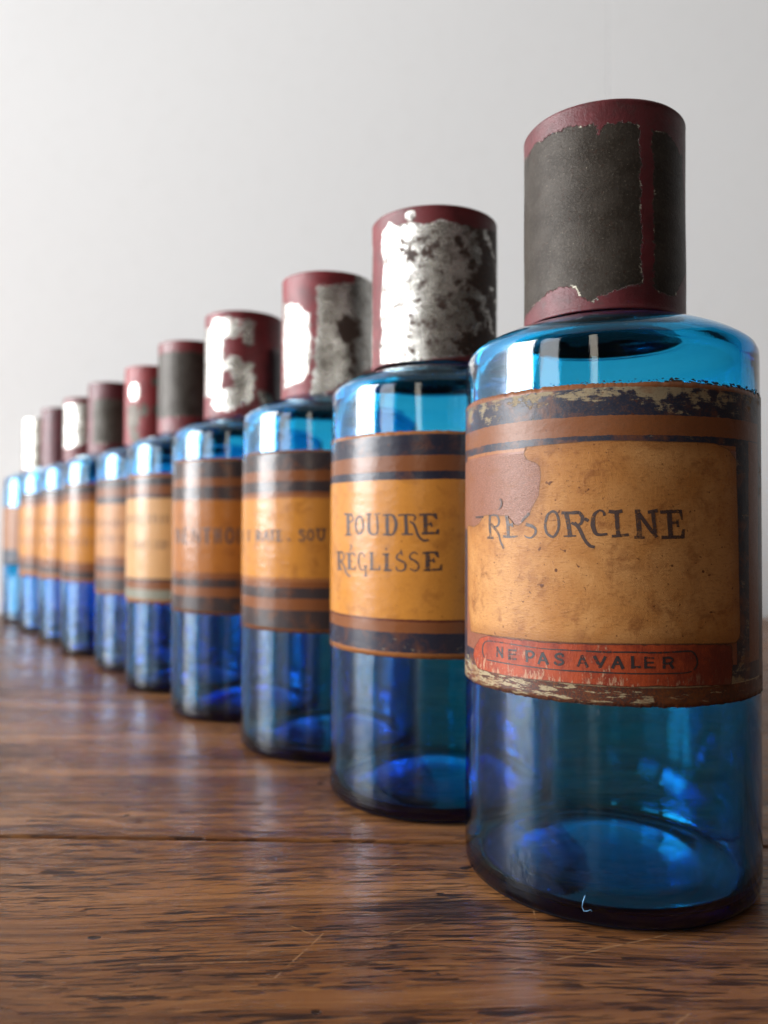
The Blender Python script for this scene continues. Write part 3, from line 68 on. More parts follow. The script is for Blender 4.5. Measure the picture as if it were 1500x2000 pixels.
CAP6 = [[(-15.36,166.87),(-17.25,163.61),(-22.76,161.67),(-30.44,161.85),(-37.8,164.11),(-41.2,167.55),(-38.24,170.76),(-31.04,172.56),(-23.27,172.34),(-17.55,170.19),(-15.36,166.87)],[(-46.36,158.71),(-19.41,159.47),(-13.97,151.94),(-16.22,146.0),(-36.69,141.13),(-47.97,148.21)],[(2.01,155.61),(0.63,153.19),(-3.21,151.71),(-8.16,151.72),(-12.39,153.24),(-14.13,155.67),(-12.59,158.06),(-8.47,159.51),(-3.5,159.49),(0.45,158.01),(2.01,155.61)],[(19.6,172.98),(18.44,171.42),(15.28,170.41),(11.33,170.34),(8.09,171.25),(6.81,172.77),(7.98,174.32),(11.16,175.31),(15.1,175.37),(18.33,174.49),(19.6,172.98)],[(20.2,155.82),(19.25,154.04),(16.63,152.92),(13.34,152.87),(10.65,153.92),(9.56,155.66),(10.52,157.42),(13.14,158.54),(16.43,158.59),(19.12,157.55),(20.2,155.82)],[(-40.49,140.47),(-24.13,143.87),(-10.98,138.52),(-26.57,134.96)]]
CAP8 = [[(-48.85,173.14),(-28.25,178.11),(-2.27,175.93),(8.44,178.76),(18.96,176.13),(22.06,163.17),(18.67,151.04),(1.7,148.12),(-15.87,148.17),(-26.19,145.5),(-39.77,147.62),(-50.75,156.33),(-41.2,163.53)]]


# ------------------------------------------------------------------ node helper
class B:
    def __init__(s, name):
        s.m = bpy.data.materials.new(name); s.m.use_nodes = True
        s.t = s.m.node_tree; s.t.nodes.clear()
        s.out = s.t.nodes.new('ShaderNodeOutputMaterial')
    def node(s, typ, props=None, **inp):
        n = s.t.nodes.new('ShaderNode' + typ)
        for k, v in (props or {}).items(): setattr(n, k, v)
        for k, v in inp.items(): s.put(n, k.replace('_', ' '), v)
        return n
    def put(s, n, k, v):
        i = n.inputs[k] if not isinstance(k, int) else n.inputs[k]
        if isinstance(v, bpy.types.NodeSocket): s.t.links.new(v, i)
        elif isinstance(v, (tuple, list)) and i.type == 'RGBA': i.default_value = tuple(v) + (1,) * (4 - len(v))
        else: i.default_value = v
    def math(s, op, a, b=0.0, c=None):
        n = s.t.nodes.new('ShaderNodeMath'); n.operation = op
        s.put(n, 0, a); s.put(n, 1, b)
        if c is not None: s.put(n, 2, c)
        return n.outputs[0]
    def add(s, a, b): return s.math('ADD', a, b)
    def sub(s, a, b): return s.math('SUBTRACT', a, b)
    def mul(s, a, b): return s.math('MULTIPLY', a, b)
    def mad(s, a, b, c): return s.math('MULTIPLY_ADD', a, b, c)
    def mn(s, a, b): return s.math('MINIMUM', a, b)
    def mx(s, a, b): return s.math('MAXIMUM', a, b)
    def inv(s, a): return s.math('SUBTRACT', 1.0, a)
    def ss(s, x, lo, hi, a=0.0, b=1.0):
        n = s.t.nodes.new('ShaderNodeMapRange'); n.interpolation_type = 'SMOOTHSTEP'
        s.put(n, 0, x); s.put(n, 1, lo); s.put(n, 2, hi); s.put(n, 3, a); s.put(n, 4, b)
        return n.outputs[0]
    def lin(s, x, lo, hi, a=0.0, b=1.0):
        n = s.t.nodes.new('ShaderNodeMapRange')
        s.put(n, 0, x); s.put(n, 1, lo); s.put(n, 2, hi); s.put(n, 3, a); s.put(n, 4, b)
        return n.outputs[0]
    def mix(s, f, a, b, blend='MIX'):
        n = s.t.nodes.new('ShaderNodeMix'); n.data_type = 'RGBA'; n.blend_type = blend
        s.put(n, 0, f)
        for k, v in ((6, a), (7, b)):
            if isinstance(v, bpy.types.NodeSocket): s.t.links.new(v, n.inputs[k])
            else: n.inputs[k].default_value = tuple(v) + (1,)
        return n.outputs[2]
    def attr(s, name, out=2):
        n = s.t.nodes.new('ShaderNodeAttribute'); n.attribute_name = name
        return n.outputs[out]                       # 0 color, 1 vector, 2 fac
    def scale(s, v, sc, off=(0, 0, 0)):
        n = s.t.nodes.new('ShaderNodeMapping'); s.put(n, 0, v)
        n.inputs[1].default_value = off; n.inputs[3].default_value = sc
        return n.outputs[0]
    def noise(s, v, sc=1.0, det=4.0, rough=0.55, dist=0.0):
        n = s.t.nodes.new('ShaderNodeTexNoise'); s.put(n, 'Vector', v)
        s.put(n, 'Scale', sc); s.put(n, 'Detail', det); s.put(n, 'Roughness', rough); s.put(n, 'Distortion', dist)
        return n.outputs[0]
    def xyz(s, v):
        n = s.t.nodes.new('ShaderNodeSeparateXYZ'); s.put(n, 0, v); return n.outputs
    def comb(s, x, y, z):
        n = s.t.nodes.new('ShaderNodeCombineXYZ'); s.put(n, 0, x); s.put(n, 1, y); s.put(n, 2, z); return n.outputs[0]
    def ramp(s, f, stops, interp='LINEAR'):
        n = s.t.nodes.new('ShaderNodeValToRGB'); s.put(n, 0, f); r = n.color_ramp; r.interpolation = interp
        while len(r.elements) < len(stops): r.elements.new(0.5)
        for e, (p, c) in zip(r.elements, stops): e.position = p; e.color = tuple(c) + (1,)
        return n.outputs[0]
    def bump(s, h, strength, dist):
        n = s.t.nodes.new('ShaderNodeBump'); s.put(n, 'Strength', strength); s.put(n, 'Distance', dist); s.put(n, 'Height', h)
        return n.outputs[0]
    def principled(s, **inp):
        n = s.t.nodes.new('ShaderNodeBsdfPrincipled')
        for k, v in inp.items(): s.put(n, k.replace('_', ' '), v)
        s.t.links.new(n.outputs[0], s.out.inputs[0]); return n

def link(name, me, mat=None, parent=None, smooth=True):
    o = bpy.data.objects.new(name, me); COL.objects.link(o)
    if mat: me.materials.append(mat)
    if parent: o.parent = parent
    if smooth: me.polygons.foreach_set('use_smooth', [True] * len(me.polygons))
    return o
def mesh(name, v, f):
    me = bpy.data.meshes.new(name); me.from_pydata(v, [], f); me.update(); return me
def fattr(me, name, vals):
    a = me.attributes.new(name, 'FLOAT', 'POINT'); a.data.foreach_set('value', np.asarray(vals, np.float32))
def vattr(me, name, vals):
    a = me.attributes.new(name, 'FLOAT_VECTOR', 'POINT'); a.data.foreach_set('vector', np.asarray(vals, np.float32).ravel())
def P(th, r, z):                                    # degrees, mm, mm -> metres; 0 deg faces the viewer side (-y), + to the right
    t = math.radians(th); return (r * math.sin(t) / 1000, -r * math.cos(t) / 1000, z / 1000)
def sdf(poly, u, v, k):                             # signed distance in mm, + inside; k = mm per degree
    q = np.array(poly, float); q[:, 0] *= k
    u = np.asarray(u) * k; v = np.asarray(v)
    d = np.full(u.shape, 1e9); ins = np.zeros(u.shape, bool)
    for a, b in zip(q, np.roll(q, -1, 0)):
        e = b - a; L = max(e @ e, 1e-9)
        t = np.clip(((u - a[0]) * e[0] + (v - a[1]) * e[1]) / L, 0, 1)
        d = np.minimum(d, np.hypot(u - a[0] - t * e[0], v - a[1] - t * e[1]))
        if abs(e[1]) > 1e-9:
            c = ((a[1] > v) != (b[1] > v)) & (u < e[0] * (v - a[1]) / e[1] + a[0]); ins ^= c
    return np.where(ins, d, -d)
def sdfs(polys, u, v, k):
    o = np.full(np.shape(u), -30.0)
    for p in polys: o = np.maximum(o, sdf(p, u, v, k))
    return o

# ------------------------------------------------------------------ the wall behind
def mat_wall():
    b = B("painted_wall"); g = b.node('NewGeometry').outputs['Position']
    n1 = b.noise(g, 1.1, 3); n2 = b.noise(g, 60, 5, .6); n3 = b.noise(g, 900, 2)
    c = b.mix(b.ss(n1, .3, .7), (.825, .815, .81), (.87, .863, .858))
    c = b.mix(b.mul(b.ss(n2, .45, .8), .06), c, (.6, .57, .53))
    b.principled(Base_Color=c, Roughness=.75, Normal=b.bump(b.add(n2, b.mul(n3, .4)), .12, .001)); return b.m
WALL_Y = 0.805
def box(name, x0, x1, y0, y1, z0, z1, mat, parent, bev=0.0):
    bm = bmesh.new(); bmesh.ops.create_cube(bm, size=1)
    for v in bm.verts:
        v.co = ((x0 + x1) / 2 + v.co.x * (x1 - x0), (y0 + y1) / 2 + v.co.y * (y1 - y0), (z0 + z1) / 2 + v.co.z * (z1 - z0))
    if bev: bmesh.ops.bevel(bm, geom=bm.edges[:], offset=bev, segments=2, affect='EDGES', profile=.5)
    me = bpy.data.meshes.new(name); bm.to_mesh(me); bm.free()
    return link(name, me, mat, parent, False)
wall = bpy.data.objects.new("wall", None); COL.objects.link(wall)
wall['kind'] = 'structure'
wall['label'] = 'pale grey painted wall behind the table'
MW = mat_wall()
SEAM = 0.2305
box("wall_panel", -3.2, SEAM - .0002, WALL_Y, WALL_Y + .03, -.9, 2.6, MW, wall, .0005)
box("wall_panel", SEAM + .0002, 3.2, WALL_Y, WALL_Y + .03, -.9, 2.6, MW, wall, .0005)
box("wall_backing", -3.2, 3.2, WALL_Y + .031, WALL_Y + .06, -.9, 2.6, MW, wall)

# ------------------------------------------------------------------ the table
SCR = [((-.060, .1995), (-.008, .2085)), ((-.015, .184), (.006, .2015)), ((.000, .1640), (.013, .1725)), ((-.049, .1530), (-.026, .1546)),
       ((-.012, .1655), (-.020, .1490)), ((.036, .199), (.033, .172)), ((.047, .1335), (.055, .1400)), ((-.100, .176), (-.082, .185)), ((.024, .152), (.060, .166)),
       ((.025, .196), (.029, .181))]
for k in range(7):
    x, y = rnd.uniform(-.13, .075), rnd.uniform(.128, .24); a = rnd.uniform(-.7, .9); L = rnd.uniform(.004, .014)
    SCR.append(((x, y), (x + L * math.cos(a), y + L * math.sin(a))))
def mat_wood():
    b = B("old_oak")
    g = b.node('NewGeometry').outputs['Position']
    rn = b.node('ObjectInfo').outputs['Random']
    o = b.comb(b.mul(rn, 7.0), b.mul(rn, 3.0), b.mul(rn, 5.0))
    vm = b.node('VectorMath', {'operation': 'ADD'}); b.put(vm, 0, g); b.put(vm, 1, o); p = vm.outputs[0]
    warp = b.noise(b.scale(p, (3, 9, 3)), 1.0, 3)
    wp = b.node('VectorMath', {'operation': 'ADD'}); b.put(wp, 0, p)
    b.put(wp, 1, b.comb(0.0, b.mul(b.sub(warp, .5), .035), 0.0)); q = wp.outputs[0]
    broad = b.noise(b.scale(q, (1.6, 26, 1)), 1.0, 4, .6)
    fib = b.noise(b.scale(q, (4, 340, 1)), 1.0, 7, .74)
    fine = b.noise(b.scale(q, (60, 1500, 1)), 1.0, 3, .6)
    pore = b.noise(b.scale(q, (75, 1150, 1)), 1.0, 2.0, .5)
    porem = b.noise(b.scale(q, (18, 130, 1), (3, 1, 0)), 1.0, 3)
    blot = b.noise(b.scale(p, (10, 22, 1), (5, 2, 0)), 1.0, 5, .6)
    c = b.ramp(broad, [(.32, (.105, .037, .013)), (.5, (.200, .080, .027)), (.68, (.325, .148, .055))])
    c = b.mix(b.ss(fib, .47, .58), c, b.mix(.60, c, (.055, .018, .007)))
    c = b.mix(b.mul(b.ss(fine, .5, .72), .5), c, (.30, .14, .05))
    c = b.mix(b.mul(b.ss(blot, .52, .72), .62), c, (.045, .017, .007))
    pore2 = b.noise(b.scale(q, (130, 2000, 1), (2, 7, 0)), 1.0, 2, .5)
    pm = b.mul(b.mx(b.ss(pore, .585, .615), b.mul(b.ss(pore2, .585, .615), .85)), b.ss(porem, .34, .50))
    c = b.mix(b.mul(pm, .95), c, (.017, .007, .005))
    # worn reddish patches of old polish
    red = b.noise(b.scale(p, (5, 9, 1), (1, 8, 0)), 1.0, 4)
    c = b.mix(b.mul(b.ss(red, .5, .72), .30), c, (.120, .040, .015))
    X, Y, Z = b.xyz(g)
    # scratches through the polish
    sm = None
    wob = b.mul(b.sub(b.noise(g, 160, 2), .5), .0011)
    for (x0, y0), (x1, y1) in SCR:
        dx, dy = x1 - x0, y1 - y0; L2 = dx * dx + dy * dy
        px, py = b.sub(b.add(X, wob), x0), b.sub(b.add(Y, wob), y0)
        t = b.math('DIVIDE', b.mad(px, dx, b.mul(py, dy)), L2)
        t.node.use_clamp = True
        ex, ey = b.mad(t, -dx, px), b.mad(t, -dy, py)
        d = b.math('SQRT', b.mad(ex, ex, b.mul(ey, ey)))
        mk = b.ss(d, .00009, .00028, 1.0, 0.0)
        sm = mk if sm is None else b.mx(sm, mk)
    sm = b.mul(sm, b.ss(b.noise(g, 420, 3), .38, .55))
    c = b.mix(b.mul(sm, .50), c, (.38, .21, .10))
    # ink stain by the front bottle and small dark dents
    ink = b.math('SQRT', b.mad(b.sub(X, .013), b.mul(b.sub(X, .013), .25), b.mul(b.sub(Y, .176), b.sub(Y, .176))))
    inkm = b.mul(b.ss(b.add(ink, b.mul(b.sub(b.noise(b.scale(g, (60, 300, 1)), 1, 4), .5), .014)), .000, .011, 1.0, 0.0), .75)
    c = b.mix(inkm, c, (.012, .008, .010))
    dn = b.noise(b.scale(g, (110, 170, 1), (9, 4, 0)), 1.0, 1)
    dm = b.ss(dn, .745, .765); c = b.mix(b.mul(dm, .9), c, (.015, .009, .007))
    h = b.add(b.mul(fib, .35), b.add(b.mul(pm, -1.0), b.add(b.mul(dm, -1.2), b.mul(fine, .25))))
    rough = b.add(.20, b.add(b.mul(pm, .25), b.mul(b.ss(blot, .35, .7), .10)))
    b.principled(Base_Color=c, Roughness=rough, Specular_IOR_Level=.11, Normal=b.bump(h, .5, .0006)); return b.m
MT = mat_wood()
table = bpy.data.objects.new("table", None); COL.objects.link(table); table.location = (0, .3, 0)
table['label'] = 'old brown oak table with worn dark grain under the row of bottles'; table['category'] = 'table'
# joints between the boards: (y at x=-0.1, y at x=0.1, half gap at x=-0.3, half gap at x=0.3)
JT = [(-.20, -.20, 0, 0), (.040, .040, .0003, .0003), (.2163, .2120, .0011, .0004), (.3930, .3905, .00016, .00016), (.571, .569, .0003, .0003), (.779, .779, 0, 0)]
for (a, c) in zip(JT, JT[1:]):
    n = 60; bm = bmesh.new(); rows = []
    for i in range(n + 1):
        x = -1.1 + 2.2 * i / n
        def yy(j, s):
            y = j[0] + (x + .1) / .2 * (j[1] - j[0]); k = min(max((x + .3) / .6, 0), 1)
            return y + s * (j[2] + (j[3] - j[2]) * k) + (j[2] > .0005) * .00022 * mnoise.noise((x * 90, j[0] * 50 + s, 1))
        y0, y1 = yy(a, 1), yy(c, -1)
        e = .0007
        rows.append([bm.verts.new((x, y, z)) for y, z in ((y0, -.028), (y0, -e), (y0 + e * .35, -e * .3), (y0 + e, 0), ((y0 + y1) / 2, 0), (y1 - e, 0), (y1 - e * .35, -e * .3), (y1, -e), (y1, -.028))])
    for r0, r1 in zip(rows, rows[1:]):
        for k in range(len(r0)):
            bm.faces.new((r0[k], r1[k], r1[(k + 1) % 9], r0[(k + 1) % 9]))
    bm.faces.new(rows[0]); bm.faces.new(rows[-1][::-1])
    bmesh.ops.recalc_face_normals(bm, faces=bm.faces)
    me = bpy.data.meshes.new("plank"); bm.to_mesh(me); bm.free()
    o = link("plank", me, MT, None, False); o.parent = table; o.matrix_parent_inverse = Matrix.Translation((0, -.3, 0))
under = box("batten", -1.05, 1.05, -.15, .74, -.050, -.0285, MT, None)
under.parent = table; under.matrix_parent_inverse = Matrix.Translation((0, -.3, 0))

# ------------------------------------------------------------------ glass
def mat_glass():
    b = B("blue_glass")
    g = b.node('TexCoord').outputs['Object']
    n = b.noise(b.scale(g, (30, 30, 14)), 1.0, 2, .4)
    sc = b.noise(b.scale(g, (900, 900, 120)), 1.0, 4, .6)
    gl = b.node('BsdfGlass', {'distribution': 'GGX'}, Color=(1, 1, 1), IOR=1.5, Roughness=b.ss(sc, .55, .8, 0.0, .035),
                Normal=b.bump(b.add(n, b.mul(sc, .012)), .25, .004))
    du = b.noise(b.scale(g, (700, 700, 700)), 1.0, 2); du2 = b.noise(b.scale(g, (45, 45, 30)), 1.0, 5, .65); du3 = b.noise(b.scale(g, (260, 260, 18)), 1.0, 3)
    fac = b.add(b.mul(b.ss(du, .72, .78), .12), b.add(b.mul(b.ss(du2, .50, .78), .014), b.mul(b.ss(du3, .60, .80), .012)))
    dd = b.node('BsdfDiffuse', Color=(.40, .42, .44))
    gr = b.node('BsdfDiffuse', Color=(.012, .012, .014))          # black foot ring: contact shade and trapped light painted onto the glass
    gm = b.mul(b.ss(b.add(b.xyz(g)[2], b.mul(b.sub(du2, .5), .0014)), .0005, .0018, .92, 0.0), b.attr('outer'))
    m0 = b.node('MixShader'); b.put(m0, 0, gm); b.put(m0, 1, gl.outputs[0]); b.put(m0, 2, gr.outputs[0])
    ms = b.node('MixShader'); b.put(ms, 0, b.mul(fac, b.attr('outer'))); b.put(ms, 1, m0.outputs[0]); b.put(ms, 2, dd.outputs[0])
    b.t.links.new(ms.outputs[0], b.out.inputs['Surface'])
    dens = 760.0
    va = b.node('VolumeAbsorption', Color=(1 - 740 / dens, 1 - 134 / dens, 1 - 27 / dens), Density=dens)
    b.t.links.new(va.outputs[0], b.out.inputs['Volume']); return b.m
MG = mat_glass()
OUT = [(0, 5.2), (8, 4.8), (15, 3.4), (20, 1.9), (24, .7), (27, .15), (29, 0), (32.6, 0), (33.8, .35), (34.6, 1.2), (35, 2.8), (35, 12), (35, 25), (35, 47), (35, 80), (35, 112), (35, 121),
       (35, 124.6), (34.9, 126.3), (34.3, 127.9), (33, 129.2), (30.5, 130.8), (26.5, 132.7), (22.5, 134.1), (20.6, 134.8), (19.0, 135.1), (17.6, 135.7), (16.6, 137.2), (16.3, 141), (16.3, 165), (16.0, 168), (15.2, 169)]
INN = [(13.4, 169), (12.6, 168), (12.4, 165), (12.4, 143), (12.6, 138.5), (13.4, 135.8), (16.0, 133.9), (21, 132.2), (26, 130.6), (29.8, 128.7), (31.8, 126.6), (32.5, 123.5), (32.7, 112), (32.4, 80), (32.1, 47),
       (31.9, 25), (31.8, 13), (31.8, 6.5), (31.3, 3.9), (29.6, 2.6), (26, 2.8), (23, 3.5), (20, 4.7), (15, 6.3), (8, 7.8), (0, 8.3)]
def resample(p, k=2):
    o = []
    for a, c in zip(p, p[1:]):
        for i in range(k): t = i / k; o.append((a[0] + (c[0] - a[0]) * t, a[1] + (c[1] - a[1]) * t))
    return o + [p[-1]]
def glass(parent, seed, rs):
    n = 96; prof = [(r, z, 0) for r, z in resample(OUT)] + [(r, z, 1) for r, z in resample(INN)]
    v, f = [], []
    idx = []
    for r, z, inn in prof:
        if r == 0: v.append((0, 0, z / 1000)); idx.append([len(v) - 1] * n); continue
        row = []
        for i in range(n):
            t = 2 * math.pi * i / n
            rr = r * rs; zz = z
            if inn:
                rr += .28 * mnoise.noise((math.cos(t) * 1.1 + seed * 9, math.sin(t) * 1.1, z * .022)) * min(1, r / 25)
                if z < 30 and r < 30: zz += .6 * mnoise.noise((math.cos(t) * r * .05 + seed * 5, math.sin(t) * r * .05, 3.3))
            row.append(len(v)); v.append((rr * math.sin(t) / 1000, -rr * math.cos(t) / 1000, zz / 1000))
        idx.append(row)
    for a, c in zip(idx, idx[1:]):
        for i in range(n):
            j = (i + 1) % n
            q = [a[i], a[j], c[j], c[i]]; q = list(dict.fromkeys(q))
            if len(q) > 2: f.append(q)
    me = mesh("glass_body", v, f)
    k = sum(len(x) for x in idx[:2 * len(OUT) - 1]); fattr(me, 'outer', [1.0 if q < k else 0.0 for q in range(len(v))])
    return link("glass_body", me, MG, parent)

# ------------------------------------------------------------------ labels
R = 35.0
K = R * math.pi / 180
NAVY = (.018, .020, .034); BROWN = (.165, .058, .022); ORANGE = (.25, .095, .032); OCHRE = (.43, .175, .030); BEIGE = (.27, .215, .13); DUSK = (.036, .029, .031); DKRED = (.075, .018, .012)
def ragged(th, seed, amp, f=1.0):
    return amp * (mnoise.noise((th * .35 * f, seed, 0)) * .6 + mnoise.noise((th * 1.3 * f, seed, 4)) * .4 + mnoise.noise((th * .05, seed, 8)) * .5)
def label_patch(parent, name, mat, th0, th1, z0, z1, r, seed, rag=(.25, .25), nu=220, nv=40):
    v, f, a = [], [], []
    for i in range(nu + 1):
        th = th0 + (th1 - th0) * i / nu
        b0 = z0 + ragged(th, seed, rag[0]); b1 = z1 + ragged(th, seed + 3, rag[1])
        for j in range(nv + 1):
            z = b0 + (b1 - b0) * j / nv
            v.append(P(th, r, z)); a.append((th * K, z, seed))
    for i in range(nu):
        for j in range(nv):
            p = i * (nv + 1) + j; f.append((p, p + nv + 1, p + nv + 2, p + 1))
    # rim down to the glass
    ring = [i * (nv + 1) for i in range(nu + 1)] + [nu * (nv + 1) + j for j in range(1, nv + 1)] + [i * (nv + 1) + nv for i in range(nu - 1, -1, -1)] + [j for j in range(nv - 1, 0, -1)]
    base = len(v)
    for q in ring:
        s = (r - .13) / r; x, y, z = v[q]; v.append((x * s, y * s, z)); a.append(a[q])
    m = len(ring)
    for k in range(m): f.append((ring[(k + 1) % m], ring[k], base + k, base + (k + 1) % m))
    me = mesh(name, v, f); vattr(me, 'uvmm', a)
    o = link(name, me, mat, parent); return o
def poly_patch(parent, name, mat, poly, r, thick, seed, jag=.12):
    # outline, roughened, cut into strips so that it bends round the bottle, with a rim
    pts = []
    for (a, za), (c, zc) in zip(poly, poly[1:] + poly[:1]):
        L = math.hypot((c - a) * K, zc - za); n = max(1, int(L / .8))
        for i in range(n):
            t = i / n; u = a * K + (c - a) * K * t; z = za + (zc - za) * t
            u += jag * mnoise.noise((u * 1.1, z * 1.1, seed)); z += jag * mnoise.noise((u * 1.1, z * 1.1, seed + 5)); pts.append((u, z))
    bm = bmesh.new()
    face = bm.faces.new([bm.verts.new((u, z, 0)) for u, z in pts])
    bmesh.ops.triangulate(bm, faces=[face], ngon_method='EAR_CLIP')
    us = [p[0] for p in pts]; zs = [p[1] for p in pts]
    u = min(us) + .9
    while u < max(us):
        bmesh.ops.bisect_plane(bm, geom=bm.verts[:] + bm.edges[:] + bm.faces[:], plane_co=(u, 0, 0), plane_no=(1, 0, 0)); u += .9
    z = min(zs) + 1.5
    while z < max(zs):
        bmesh.ops.bisect_plane(bm, geom=bm.verts[:] + bm.edges[:] + bm.faces[:], plane_co=(0, z, 0), plane_no=(0, 1, 0)); z += 1.5
    be = [e for e in bm.edges if e.is_boundary]
    ex = bmesh.ops.extrude_edge_only(bm, edges=be)
    low = {q for q in ex['geom'] if isinstance(q, bmesh.types.BMVert)}
    a = []
    U = []; Z = []
    for v in bm.verts: U.append(v.co.x); Z.append(v.co.y)
    sd = sdf([(p[0], p[1]) for p in pts], np.array(U), np.array(Z), 1.0)
    for v in bm.verts:
        u, z = v.co.x, v.co.y; a.append((u, z, seed))
        v.co = P(u / K, r - (thick if v in low else 0), z)
    bmesh.ops.recalc_face_normals(bm, faces=bm.faces)
    me = bpy.data.meshes.new(name); bm.to_mesh(me); bm.free()
    vattr(me, 'uvmm', a); fattr(me, 'edge', np.abs(sd))
    # normals must face out
    me.update()
    if sum((p.normal.x * p.center.x + p.normal.y * p.center.y) * p.area for p in me.polygons) < 0: me.flip_normals()
    return link(name, me, mat, parent, False)
def lettering(parent, strokes, r, mat, seed=0, fw=1.0):
    v, f, a = [], [], []
    for s, st in enumerate(strokes):
        b0 = len(v); rr = r + .0025 * (s % 7)
        for k, (ua, va, ub, vb) in enumerate(st):
            j = .05 * mnoise.noise((k * .9, s * 3.1, seed))
            if fw != 1.0:
                mu, mv = (ua + ub) / 2, (va + vb) / 2
                ua, ub, va, vb = mu + (ua - mu) * fw, mu + (ub - mu) * fw, mv + (va - mv) * fw, mv + (vb - mv) * fw
            for q, (uu, vv) in enumerate(((ua, va + j), (ub, vb - j))):
                v.append(P(uu, rr, vv)); a.append((uu * K, vv, seed))
        for k in range(len(st) - 1):
            p = b0 + 2 * k; f.append((p, p + 1, p + 3, p + 2))
    me = mesh("lettering", v, f); vattr(me, 'uvmm', a)
    return link("lettering", me, mat, parent, False)
def mat_ink(name, col, lo, hi, fade):
    b = B(name); p = b.attr('uvmm', 1)
    n = b.noise(p, 1.6, 4, .6); n2 = b.noise(p, .12, 3, .6, .5)
    al = b.mul(b.ss(b.add(n, b.mul(b.sub(n2, .5), 1.0)), lo, hi, fade, 1.0), 1.0)
    d = b.node('BsdfPrincipled', Base_Color=col, Roughness=.5)
    t = b.node('BsdfTransparent')
    m = b.node('MixShader'); b.put(m, 0, al); b.put(m, 1, t.outputs[0]); b.put(m, 2, d.outputs[0])
    b.t.links.new(m.outputs[0], b.out.inputs[0]); return b.m
INK = mat_ink("brown_black_ink", (.040, .020, .016), .27, .57, .42)
INKF = mat_ink("faded_ink", (.10, .05, .02), .25, .55, .30)
INKP = mat_ink("printed_black", (.018, .013, .014), .36, .50, .25)

def mat_label(name, bands, seed, gloss=.30, wear=.5, frame=None, stain=.35, dirt=.3, low=False, spec=.28):
    b = B(name); p0 = b.attr('uvmm', 1)
    p = b.scale(p0, (1, 1, 1), (seed * 37.0, seed * 11.0, 0))
    U, V, _ = b.xyz(p0)
    jit = b.mul(b.sub(b.noise(p, .9, 3), .5), .45)
    big = b.mul(b.sub(b.noise(p, .06, 2), .5), .6)
    Vj = b.add(V, b.add(jit, big))
    stops = []
    for z, c in bands: stops.append(((z - 40) / 90, c))
    c = b.ramp(b.mul(b.sub(Vj, 40), 1 / 90), stops, 'CONSTANT')
    dark = None
    if frame:                                        # printed frame lines that run up the sides
        u0, u1, (a0, a1, a2), (i0, i1) = frame
        Uj = b.add(U, b.add(jit, big))
        def outside(x, lo, hi): return b.mx(b.ss(x, lo - .08, lo + .08, 1.0, 0.0), b.ss(x, hi - .08, hi + .08))
        vin = b.mul(b.ss(Vj, i0 - .1, i0 + .1), b.ss(Vj, i1 - .1, i1 + .1, 1.0, 0.0))   # inside the outer navy frame, vertically
        m1 = b.mul(outside(Uj, u0 - a2, u1 + a2), b.ss(Vj, 48.4, 48.6))
        m2 = b.mul(b.mul(outside(Uj, u0, u1), b.inv(outside(Uj, u0 - a1, u1 + a1))), vin)
        c = b.mix(b.mul(b.inv(m1), b.mul(outside(Uj, u0 - a1, u1 + a1), vin)), c, BROWN)
        c = b.mix(m1, c, NAVY); c = b.mix(m2, c, NAVY)
    n1 = b.noise(p, .35, 6, .65); n2 = b.noise(b.scale(p, (.5, 2.2, 1)), .5, 5, .7); n3 = b.noise(p, .09, 4, .6); n4 = b.noise(p, 2.6, 3, .6)
    # scuffed print: pale paper shows on the dark bands
    lum = b.node('RGBToBW'); b.put(lum, 0, c)
    isd = b.ss(lum.outputs[0], .03, .06, 1.0, 0.0)
    ed = b.mx(b.ss(V, 107, 114, -.04, .10), b.ss(V, 55, 49, 0.0, .10))
    wm = b.mul(b.ss(b.add(b.add(b.mul(n1, .55), b.mul(n2, .45)), b.add(b.mul(ed, wear * 1.5), b.mul(b.sub(n3, .5), .55 * wear))), .66 - .10 * wear, .74 - .10 * wear), isd)
    c = b.mix(b.mul(wm, .9 * min(1, wear * 1.6)), c, b.mix(n4, (.20, .155, .09), BEIGE))
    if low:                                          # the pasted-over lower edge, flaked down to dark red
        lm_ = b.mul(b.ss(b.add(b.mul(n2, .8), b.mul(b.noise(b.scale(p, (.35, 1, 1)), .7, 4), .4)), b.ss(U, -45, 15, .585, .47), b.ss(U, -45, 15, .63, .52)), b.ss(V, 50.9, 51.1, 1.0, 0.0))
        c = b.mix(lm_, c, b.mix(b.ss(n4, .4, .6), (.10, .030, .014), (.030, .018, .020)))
    if low:                                          # torn place: rough inner layer of the paper
        fb = b.noise(b.scale(p, (2.2, 5.0, 1)), 1.0, 4, .7, 1.2)
        tz = b.mul(b.mul(b.ss(V, 84, 84.3), b.ss(V, 101, 101.2, 1.0, 0.0)), b.ss(U, 21.2, 21.4, 1.0, 0.0))
        c = b.mix(tz, c, b.mix(b.ss(fb, .34, .68), (.125, .044, .027), (.255, .112, .070)))
        n1 = b.add(n1, b.mul(b.mul(fb, tz), 1.6))
    # stains and foxing
    st = b.noise(p, .16, 5, .65, .4)
    c = b.mix(b.mul(b.ss(st, .48, .70), stain), c, (.17, .055, .015))
    sp = b.noise(p, .75, 2, .5); c = b.mix(b.mul(b.ss(sp, .70, .76), .7), c, (.07, .02, .01))
    c = b.mix(b.mul(b.ss(n4, .45, .8), dirt), c, (.10, .045, .018))
    h = b.add(b.mul(b.add(b.noise(p, .5, 4), n1), .8), b.add(b.mul(n4, .3), b.mul(wm, -.8)))
    h = b.add(h, b.mul(b.noise(b.scale(p, (.10, .22, 1)), 1.0, 2), 2.4))
    b.principled(Base_Color=c, Roughness=b.add(gloss, b.add(b.mul(wm, .3), b.mul(n4, .14))), Specular_IOR_Level=spec, Normal=b.bump(h, .35, .00018)); return b.m
